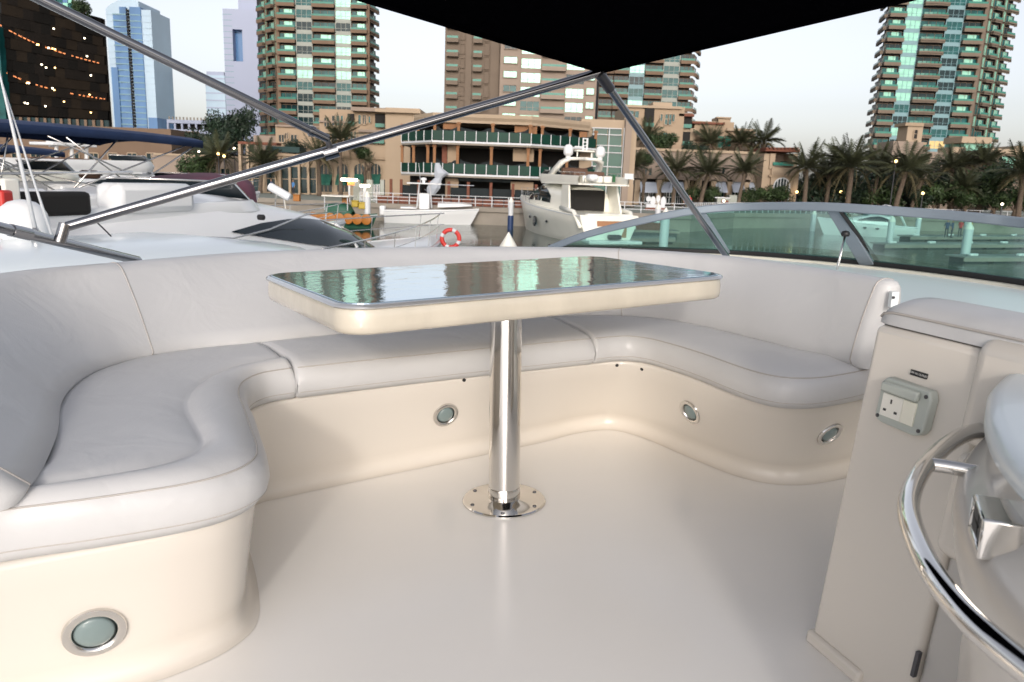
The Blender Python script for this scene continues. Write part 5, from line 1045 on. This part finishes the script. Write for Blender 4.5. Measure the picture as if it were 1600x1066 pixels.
MB().b2((-.03, -1.45, .55), (.10, 1.0, 1.75)).build('transom_panel', TEAK, az, bevel=.03)
MB().b2((.05, -2.0, 1.75), (.7, 1.7, 2.25)).build('stern_seat', CREAMB, az, bevel=.12)
MB().b2((3.98, -1.5, 2.2), (4.03, 1.5, 3.85)).build('saloon_door', RECESS, az)
for sd in (-1, 1):
    MB().add([(4.2, sd*2.05, 2.1), (2.3, sd*2.2, 2.1), (3.0, sd*2.05, 4.2), (4.4, sd*1.95, 4.2), (4.2, sd*1.9, 2.1), (2.3, sd*2.05, 2.1), (3.0, sd*1.9, 4.2), (4.4, sd*1.8, 4.2)], [(0, 1, 2, 3), (7, 6, 5, 4), (0, 4, 5, 1), (1, 5, 6, 2), (2, 6, 7, 3), (3, 7, 4, 0)]).build('side_wing', CREAMB, az)
    MB().tube([(.2, sd*2.15, 1.2), (1.2, sd*2.3, 2.3), (3.5, sd*2.35, 2.5)], .17, 8).build('quarter_moulding', CREAMB, az, smooth=True)
    mb = MB(); mb.grid([[V((x+dx, sd*y, z)) for x, y, z in ((6.6, 2.05, 4.8), (5.6, 1.95, 5.4), (4.9, 1.7, 6.0), (4.7, 1.2, 6.25), (4.7, 0, 6.3))] for dx in (0, .9)]); a_ = mb.build('radar_arch', CREAMB, az, smooth=40); so = a_.modifiers.new('t', 'SOLIDIFY'); so.thickness = .22
    dome_on(az, (4.9, sd*1.35, 6.38), .36, .82)
    MB().tube([(.4, sd*1.95, 4.4), (.4, sd*1.95, 5.1), (5, sd*2.0, 5.15)], .025, 6).build('fly_rail', CHROME, az, smooth=True)
for x_ in (1.2, 2.1, 3.0): 
    for sd in (-1, 1): MB().tube([(x_, sd*1.96, 4.4), (x_, sd*1.96, 5.12)], .02, 6).build('rail_post', CHROME, az)
MB().box((.5, -1.6, 4.95), (.06, .7, .4)).build('white_board', WHITE, az)
for y_ in (-.9, .0, .9): MB().box((2.6, y_, 4.66), (.8, .8, .5)).build('fly_seat', CREAMB, az, bevel=.1)
MB().box((4.2, .2, 5.05), (1.6, 2.6, .34)).build('fly_sofa', BROWNV, az, bevel=.1); MB().box((6.2, .2, 5.2), (.4, 2.2, .6)).build('helm_sofa', BROWNV, az, bevel=.1)
MB().box((1.6, .8, 4.75), (1.0, .7, .5)).build('life_raft_canister', WHITE, az, bevel=.2)
MB().box((1.5, -.9, 4.75), (.18, .18, .5)).build('green_bottle', mat('green_bin', (.02, .12, .04), .5), az)
mr_ = MB(); mr_.box((4.9, 0, 6.75), (.5, 1.5, .12)); mr_.box((4.9, .6, 6.55), (.1, .1, .5)); mr_.box((4.9, -.6, 6.55), (.1, .1, .5)); mr_.build('radar_mount', CREAMB, az, bevel=.03)
mm = MB()
for y_ in (-.16, .16): mm.box((4.9, y_, 7.25), (.08, .08, .95))
for k in range(4): mm.box((4.9, 0, 6.9+k*.26), (.1, .34, .07))
mm.build('mast_ladder', WHITE, az); MB().box((4.9, .45, 7.05), (.12, .8, .1)).build('radar_bar', WHITE, az, bevel=.03)
sg = MB().box((-.35, -.3, .62), (.5, 1.0, .35)).build('tender_engine', BLACK, az, bevel=.12)
# --- small sports cruiser seen through the windshield
sc_, _ = yacht('sports_cruiser', 'white sports cruiser with radar arch seen through the tinted windshield', 'sports cruiser', (at(1424, 360, 80).x, 80), pi-.05, 9.6, 3.0, 1.15, 1.75, [(2.2, 1.2, 1.2, 2.1), (3.6, 1.2, 1.2, 2.3), (5.0, 1.1, 1.3, 2.1), (6.5, .8, 1.4, 1.8), (7.6, .4, 1.5, 1.6)], [dict(x0=2.5, x1=6.0, f=lambda q: (.35, .35+.5*sin(pi*q)**.6))], WHITE, WHITE, rail=.6, ports=((4, .85, .2, .1), (5.2, .9, .2, .1), (6.4, 1.0, .2, .1)))
for sd in (-1, 1): MB().tube([(1.2, sd*1.3, 1.2), (2.0, sd*1.25, 2.6), (2.8, sd*1.0, 3.1), (2.9, 0, 3.2)], .11, 8).build('radar_arch', WHITE, sc_, smooth=True)
MB().grid(superstructure([(2.6, 1.0, 2.2, 3.0), (3.8, .9, 2.2, 2.9), (4.8, .7, 2.1, 2.2)])).build('canvas_hood', mat('grey_sheet', (.42, .45, .5), .7), sc_, smooth=True)
# --- harbour tug with tyre fenders
tg, _ = yacht('tug', 'small green harbour tug ringed with orange tyre fenders below the arched house', 'tug', (at(492, 322, 66).x, 66), -.15, 5.5, 2.6, .8, 1.2, [(1.2, .8, .9, 1.9), (2.0, .85, .9, 2.0), (3.0, .8, .9, 1.9), (3.4, .5, .9, 1.3)], [], mat('tug_green', (.02, .10, .06), .6), mat('tug_green', (.02, .10, .06), .6), rail=False)
for k in range(7): MB().lathe([(.30, -.14), (.44, -.1), (.44, .1), (.30, .14)], (.4+k*.75, -1.38+.04*k*k*.3, .75), 14, M4.Rotation(pi/2, 4, 'X')).build('tyre_fender', ORANGE, tg, smooth=50)
MB().box((2.2, 0, 2.55), (2.4, 1.9, .1)).build('canopy_roof', CREAMP, tg); 
for x_ in (1.2, 3.2): MB().tube([(x_, -.8, 1.4), (x_, -.8, 2.5)], .04, 6).build('canopy_post', STEELW, tg)
# ================================================================ DOCKS, PILES, RAILINGS
def pile(px, pyt, Y, rad, label, blue=False):
    c = at(px, pyt, Y); r = thing('mooring_pile', label, 'mooring pile', (c.x, Y, WZ), 0, 'white mooring piles in the marina'); h = c.z-WZ
    MB().lathe([(rad, -1), (rad, h-rad*1.9)], (0, 0, 0), 18).build('shaft', STEELW, r, smooth=50)
    MB().lathe([(rad*1.06, h-rad*1.95), (rad*1.06, h-rad*1.7), (.02, h)], (0, 0, 0), 18).build('cone_cap', CREAMP, r, smooth=40)
    if blue: MB().lathe([(rad*1.15, -.5), (rad*1.15, 1.25)], (0, 0, 0), 18).build('collar', BLUEP, r, smooth=50)
for px, py, Y, rd, lb, bl in ((799, 308, 70, .23, 'mooring pile with blue lower sleeve left of the cream yacht', True), (574, 298, 66, .27, 'slim mooring pile beside the white gates', False), (795, 363, 31, .36, 'mooring pile whose white cone cap shows over the sofa back', False), (1041, 324, 55, .32, 'mooring pile beside the glass-side dock at the strut', False), (1029, 318, 72, .26, 'mooring pile behind the strut by the gangway', False), (960, 313, 70, .28, 'mooring pile behind the stern of the cream yacht', False), (1273, 327, 86, .28, 'mooring pile left of the sports cruiser', False), (1395, 337, 74, .30, 'mooring pile in front of the sports cruiser stern', False), (1437, 334, 82, .27, 'mooring pile right of the sports cruiser', False), (1516, 345, 57, .32, 'front mooring pile of the right-hand docks', False), (1513, 338, 80, .24, 'mooring pile directly behind the front right pile', False)): pile(px, py, Y, rd, lb, bl)
def dock(px0, px1, py, label, wdt=1.6, Y=None, cleats=True):
    Yd = Y or (EYE.z-WZ)*1; m_ = wz((px0+px1)/2, py, WZ+.45); x0, x1 = wz(px0, py, WZ+.45), wz(px1, py, WZ+.45); L = (x1-x0).length
    r = thing('floating_dock', label, 'dock', (x0.x, x0.y, WZ), atan2(x1.y-x0.y, x1.x-x0.x), 'floating docks of the marina')
    nb_ = max(3, int(L/2.4))
    for k in range(nb_): MB().box(((k+.5)*L/nb_, wdt/2, .40), (L/nb_-.05, wdt, .10)).build('deck_board', DOCKM, r)
    MB().b2((0, .02, .1), (L, .10, .36)).build('fascia', CONC, r)
    for k in range(nb_): MB().box(((k+.5)*L/nb_, wdt/2, .05), (L/nb_*.8, wdt*.8, .5)).build('float', FLOATM, r)
    if cleats:
        for k in range(max(2, nb_//2)): MB().box((1+k*(L-1.5)/max(1, nb_//2), .25, .55), (.75, .3, .18)).build('white_fender', WHITE, r, bevel=.06)
    return r
dock(1508, 1680, 401, 'nearest floating dock at right with white fenders'); dock(1384, 1680, 381, 'second floating dock at right running behind the front pile'); dock(1424, 1680, 369, 'far floating dock at right before the shrubs')
dock(1236, 1330, 349, 'far floating dock seen left of the windshield pillar', cleats=False); dock(985, 1056, 371, 'short floating dock with pile seen through the left windshield pane', 1.5, cleats=False); dock(700, 822, 343, 'dark floating dock between fishing boat and cream yacht', 2, cleats=False); dock(560, 640, 333, 'floating dock at the stern of the fishing boat', 1.5, cleats=False)
dock(420, 560, 331, 'low floating dock where the green tug lies', 1.6, cleats=False)
def railing(p0, p1, label, h=1.0, step=1.6, m=STEELW, group=None, bars=3):
    p0, p1 = V(p0), V(p1); L = (p1-p0).length; r = thing('railing', label, 'railing', p0, atan2(p1.y-p0.y, p1.x-p0.x)); n = int(L/step)
    for k in range(n+1): MB().box((k*L/n, 0, h/2), (.07, .07, h)).build('post', m, r)
    for k in range(bars): MB().box((L/2, 0, h*(k+1)/bars), (L, .05, .05)).build('rail', m, r)
    return r
railing((at(560, 318, 75).x, 75.8, QZ), (12, 75.4, QZ), 'grey promenade railing in front of the restaurant')
railing((12, 75.4, QZ), (17, 76.4, QZ), 'short promenade railing behind the cream yacht')
railing((17, 76.4, QZ), (24, 86.4, QZ), 'pale promenade railing before the shop row', 1.1, .5)
railing((24, 86.4, QZ), (40, 96.4, QZ), 'promenade railing running towards the pavilion', 1.1, .9)
railing((40, 96.4, QZ), (85, 100.1, QZ), 'promenade railing in front of the palm grove', 1.0, 1.8)
bk = thing('brick_skirt', 'low brown timber skirt behind the promenade railing', 'screen', (0, 76.5, QZ))
for i in range(14):
    a, b_ = at(590+i*16.5, 318, 76.6).x, at(605+i*16.5, 318, 76.6).x; MB().b2((a, 76.5, QZ), (b_, 76.58, QZ+.75)).build('board', RUST, bk, org=bk.location)
gt = thing('marina_gate', 'white marina gate with square columns left of the restaurant', 'gate', (at(575, 315, 80).x, 80, QZ))
for a, b_ in ((552, 562), (573, 582), (594, 600)): rb(gt, 'column', a, 281, b_, 326, 80, .6, SPAN)
for a, b_ in ((562, 573), (582, 594)):
    for k in range(5): 
        x_ = a+(b_-a)*(k+.5)/5; rb(gt, 'bar', x_-.5, 288, x_+.5, 324, 80.2, .08, STEELW)
kd = thing('kiosk_pair', 'pale grey service kiosks on the promenade before the shop row', 'kiosk', (at(1130, 318, 98).x, 98, QZ)); rb(kd, 'kiosk_box', 1120, 310, 1140, 330, 98, 1.5, SPAN); rb(kd, 'kiosk_box', 1139, 305, 1151, 330, 99, 1.5, SPAN); rb(kd, 'kiosk_panel', 1127, 313, 1138, 322, 97.9, .05, RUST); rb(kd, 'kiosk_roof', 1118, 308.6, 1141, 310, 97.8, 1.9, STEELW)
wsg = thing('cow_sign', 'white cut-out figure sign standing by the promenade railing', 'sign', (at(1020, 318, 84).x, 84, QZ))
for dx, dz, sx, sz in ((0, 1.0, .28, .5), (.55, 1.25, .22, .4), (1.1, 1.0, .28, .5), (-.5, 1.2, .25, .3)): MB().lathe([(1, -.05), (1, .05)], (0, 0, 0), 16, M4.Translation((dx, 0, dz)) @ M4.Rotation(pi/2, 4, 'X') @ M4.Diagonal((sx, sz, 1, 1))).build('cut_out', STEELW, wsg)
MB().box((.3, 0, .3), (2.0, .2, .7)).build('plinth', STEELW, wsg); MB().box((.3, -.12, .15), (2.2, .05, .3)).build('timber_band', RUST, wsg)
gw = thing('gangway_dock', 'floating service dock with brown timber side behind the strut', 'dock', (at(1018, 338, 68).x, 68, WZ)); MB().b2((-2.0, 0, .3), (2.6, 2.5, .5)).build('deck', CONC, gw); MB().b2((-1.4, .1, .5), (1.6, .2, 1.15)).build('timber_side', RUST, gw); MB().b2((-1.8, .2, -.3), (2.4, 2.3, .3)).build('float', FLOATM, gw)
lampd = thing('lamp_post', 'lit promenade lamp with flat white head near the green tug', 'street lamp', (at(535, 300, 74).x, 77, QZ)); MB().tube([(0, 0, 0), (0, 0, 2.0)], .09, 8).build('post', STEELW, lampd); MB().box((0, 0, 2.12), (1.5, .9, .28)).build('lamp_head', LAMPW, lampd, bevel=.08); MB().box((.2, -.1, 1.75), (.7, .1, .3)).build('sign_plate', GLOWO, lampd)
lamp2 = thing('lamp_post', 'second lit promenade lamp just right of the flat-headed one', 'street lamp', (at(547, 300, 70).x, 76.8, QZ)); MB().tube([(0, 0, 0), (0, 0, 1.5)], .14, 8).build('post', STEELW, lamp2); MB().box((0, 0, 1.6), (.9, .5, .25)).build('lamp_head', LAMPW, lamp2, bevel=.06)
def globe(px, py, Y, label, m, r_=.22, zb=QZ):
    c = at(px, py, Y); g = thing('street_lamp', label, 'street lamp', (c.x, Y, zb), 0); h = c.z-zb
    MB().tube([(0, 0, 0), (0, 0, h-r_)], .06, 6).build('post', CHROME_D, g); MB().lathe([(r_*.4, h-r_), (r_*.9, h-r_*.5), (r_, h), (r_*.8, h+r_*.6), (.02, h+r_)], (0, 0, 0), 12).build('globe', m, g, smooth=True)
for px, py, Y, lb, m_ in ((311, 237, 103, 'white lamp globe left under the blue bimini tip', LAMPW), (341, 240, 98, 'orange lamp globe in the lit palm crown', LAMP), (350, 244, 98, 'lower orange lamp globe by the lit palm', LAMP), (366, 232, 102, 'pale lamp globe beside the pergola column', LAMPW), (1131, 314, 97, 'small bright lamp on the kiosks', LAMPW), (1400, 252, 95, 'orange lamp between the grove crowns and wind tower', LAMP), (1566, 319, 95, 'bright white lamp at right among bushes', LAMPW), (1442, 302, 97, 'orange lit post lamp between the green bushes', LAMP), (1314, 300, 103, 'orange glow lamp in the grove', LAMP), (1322, 308, 103, 'second orange glow lamp low in the grove', LAMP), (1338, 304, 103, 'third orange glow lamp right of the broad palm trunk', LAMP), (1245, 300, 101, 'orange wall lamp at the pavilion right corner', LAMP)): globe(px, py, Y, lb, m_, .17 if m_ is LAMP else .14)
for px, lb in ((1330, 'white banner post'), (1357, 'white banner post right')): pass
# yellow boxes and bollards on the near dock
for k, (px, py, m_, lb) in enumerate(((555, 318, YELLOW, 'left yellow box on the dock beside the tug'), (566, 321, YELLOW, 'right yellow box on the dock beside the tug'), (540, 313, ORANGE, 'orange float left of the yellow boxes'), (464, 309, ORANGE, 'orange float beside the white telescope-like boat lamp'))):
    c = at(px, py, 66); bx = thing('dock_box', lb, 'box', (c.x, 66, c.z-.3)); MB().box((0, 0, .25), (.55, .5, .5)).build('body', m_, bx, bevel=.05); MB().box((0, 0, .53), (.6, .55, .07)).build('lid', m_, bx, bevel=.02)
sl = thing('searchlight', 'white cylinder searchlight on the deck edge of the second yacht', 'searchlight', at(437, 303, 17.0))
sm_ = M4.Rotation(R(28), 4, 'Y') @ M4.Rotation(pi/2, 4, 'Y'); MB().lathe([(.07, -.26), (.09, -.22), (.09, .2), (.075, .24)], (0, 0, .04), 16, sm_).build('barrel', WHITE, sl, smooth=50)
for x_ in (-.08, .08): MB().tube([(x_, 0, 0), (x_*1.6, 0, -.45)], .018, 6).build('leg', CHROME, sl)
# ================================================================ PEOPLE ON THE QUAY
def person_mesh(shirt, legs, seed):
    rg = random.Random(seed); me = bpy.data.meshes.new('person_body')
    J = [(0, 0, .98, .13), (0, 0, 1.18, .13), (0, 0, 1.40, .155), (0, 0, 1.50, .06), (0, -.01, 1.58, .075), (0, -.015, 1.68, .10), (0, -.01, 1.76, .07), (.17, 0, 1.40, .065), (.24, .02, 1.14, .045), (.25, -.06, .90, .035), (.25, -.08, .80, .03), (-.17, 0, 1.40, .065), (-.24, .02, 1.14, .045), (-.25, -.06, .90, .035), (-.25, -.08, .80, .03), (.09, 0, .90, .09), (.10, -.02+rg.uniform(-.05, .05), .50, .062), (.11, .02, .09, .045), (.11, -.12, .04, .04), (-.09, 0, .90, .09), (-.10, -.02+rg.uniform(-.05, .05), .50, .062), (-.11, .02, .09, .045), (-.11, -.12, .04, .04)]
    E = [(0, 1), (1, 2), (2, 3), (3, 4), (4, 5), (5, 6), (2, 7), (7, 8), (8, 9), (9, 10), (2, 11), (11, 12), (12, 13), (13, 14), (0, 15), (15, 16), (16, 17), (17, 18), (0, 19), (19, 20), (20, 21), (21, 22)]
    me.from_pydata([j[:3] for j in J], E, []); o = bpy.data.objects.new('tmp', me); COL.objects.link(o)
    o.modifiers.new('skin', 'SKIN'); sv = me.skin_vertices[0].data
    for i, j in enumerate(J): sv[i].radius = (j[3], j[3]*.85); 
    sv[0].use_root = True; sub = o.modifiers.new('s', 'SUBSURF'); sub.levels = sub.render_levels = 1
    bpy.context.view_layer.update(); dg = bpy.context.evaluated_depsgraph_get(); m2 = bpy.data.meshes.new_from_object(o.evaluated_get(dg)); bpy.data.objects.remove(o)
    m2.materials.clear()
    for m_ in (shirt, legs, mat('skin', (.35, .2, .13), .6), mat('hair', (.02, .015, .01), .8)): m2.materials.append(m_)
    for p in m2.polygons:
        z = p.center.z; x = abs(p.center.x); p.material_index = 3 if (z > 1.70 or (z > 1.60 and p.center.y > .03)) else 2 if z > 1.47 or (x > .20 and z < 1.1) else 0 if z > .95 else 1; p.use_smooth = True
    return m2
shA, shB, shC, shD = mat('shirt_red', (.5, .03, .03), .8), mat('shirt_navy', (.03, .05, .12), .8), mat('shirt_blue', (.06, .2, .45), .8), mat('shirt_yellow', (.6, .4, .03), .8); tr = mat('trousers_dark', (.03, .03, .04), .8)
for px, Y, sh__, lb, zz in ((1068, 88, shA, 'person in red top on the promenade just left of the strut foot', QZ), (1076, 87, shA, 'person in red top nearest the strut foot', QZ), (459, 92, shC, 'person in blue by the tall arcade columns', QZ), (425, 92, shB, 'person in dark clothes in front of the arcade', QZ), (1484, 74, shB, 'person in navy on the second dock, left of the pair', WZ+.45), (1492, 74, shB, 'person in navy on the second dock, right of the pair', WZ+.45), (1505, 76, shA, 'person in red on the dock left of the front right pile', WZ+.45), (1519, 76.5, shD, 'person in yellow on the dock right of the front right pile', WZ+.45)):
    pe = link('person', person_mesh(sh__, tr, px)); c = at(px, 330, Y); pe.location = (c.x, Y, zz); pe.rotation_euler = (0, 0, random.uniform(-1, 1)); tag(pe, lb, 'person')
clean_org()
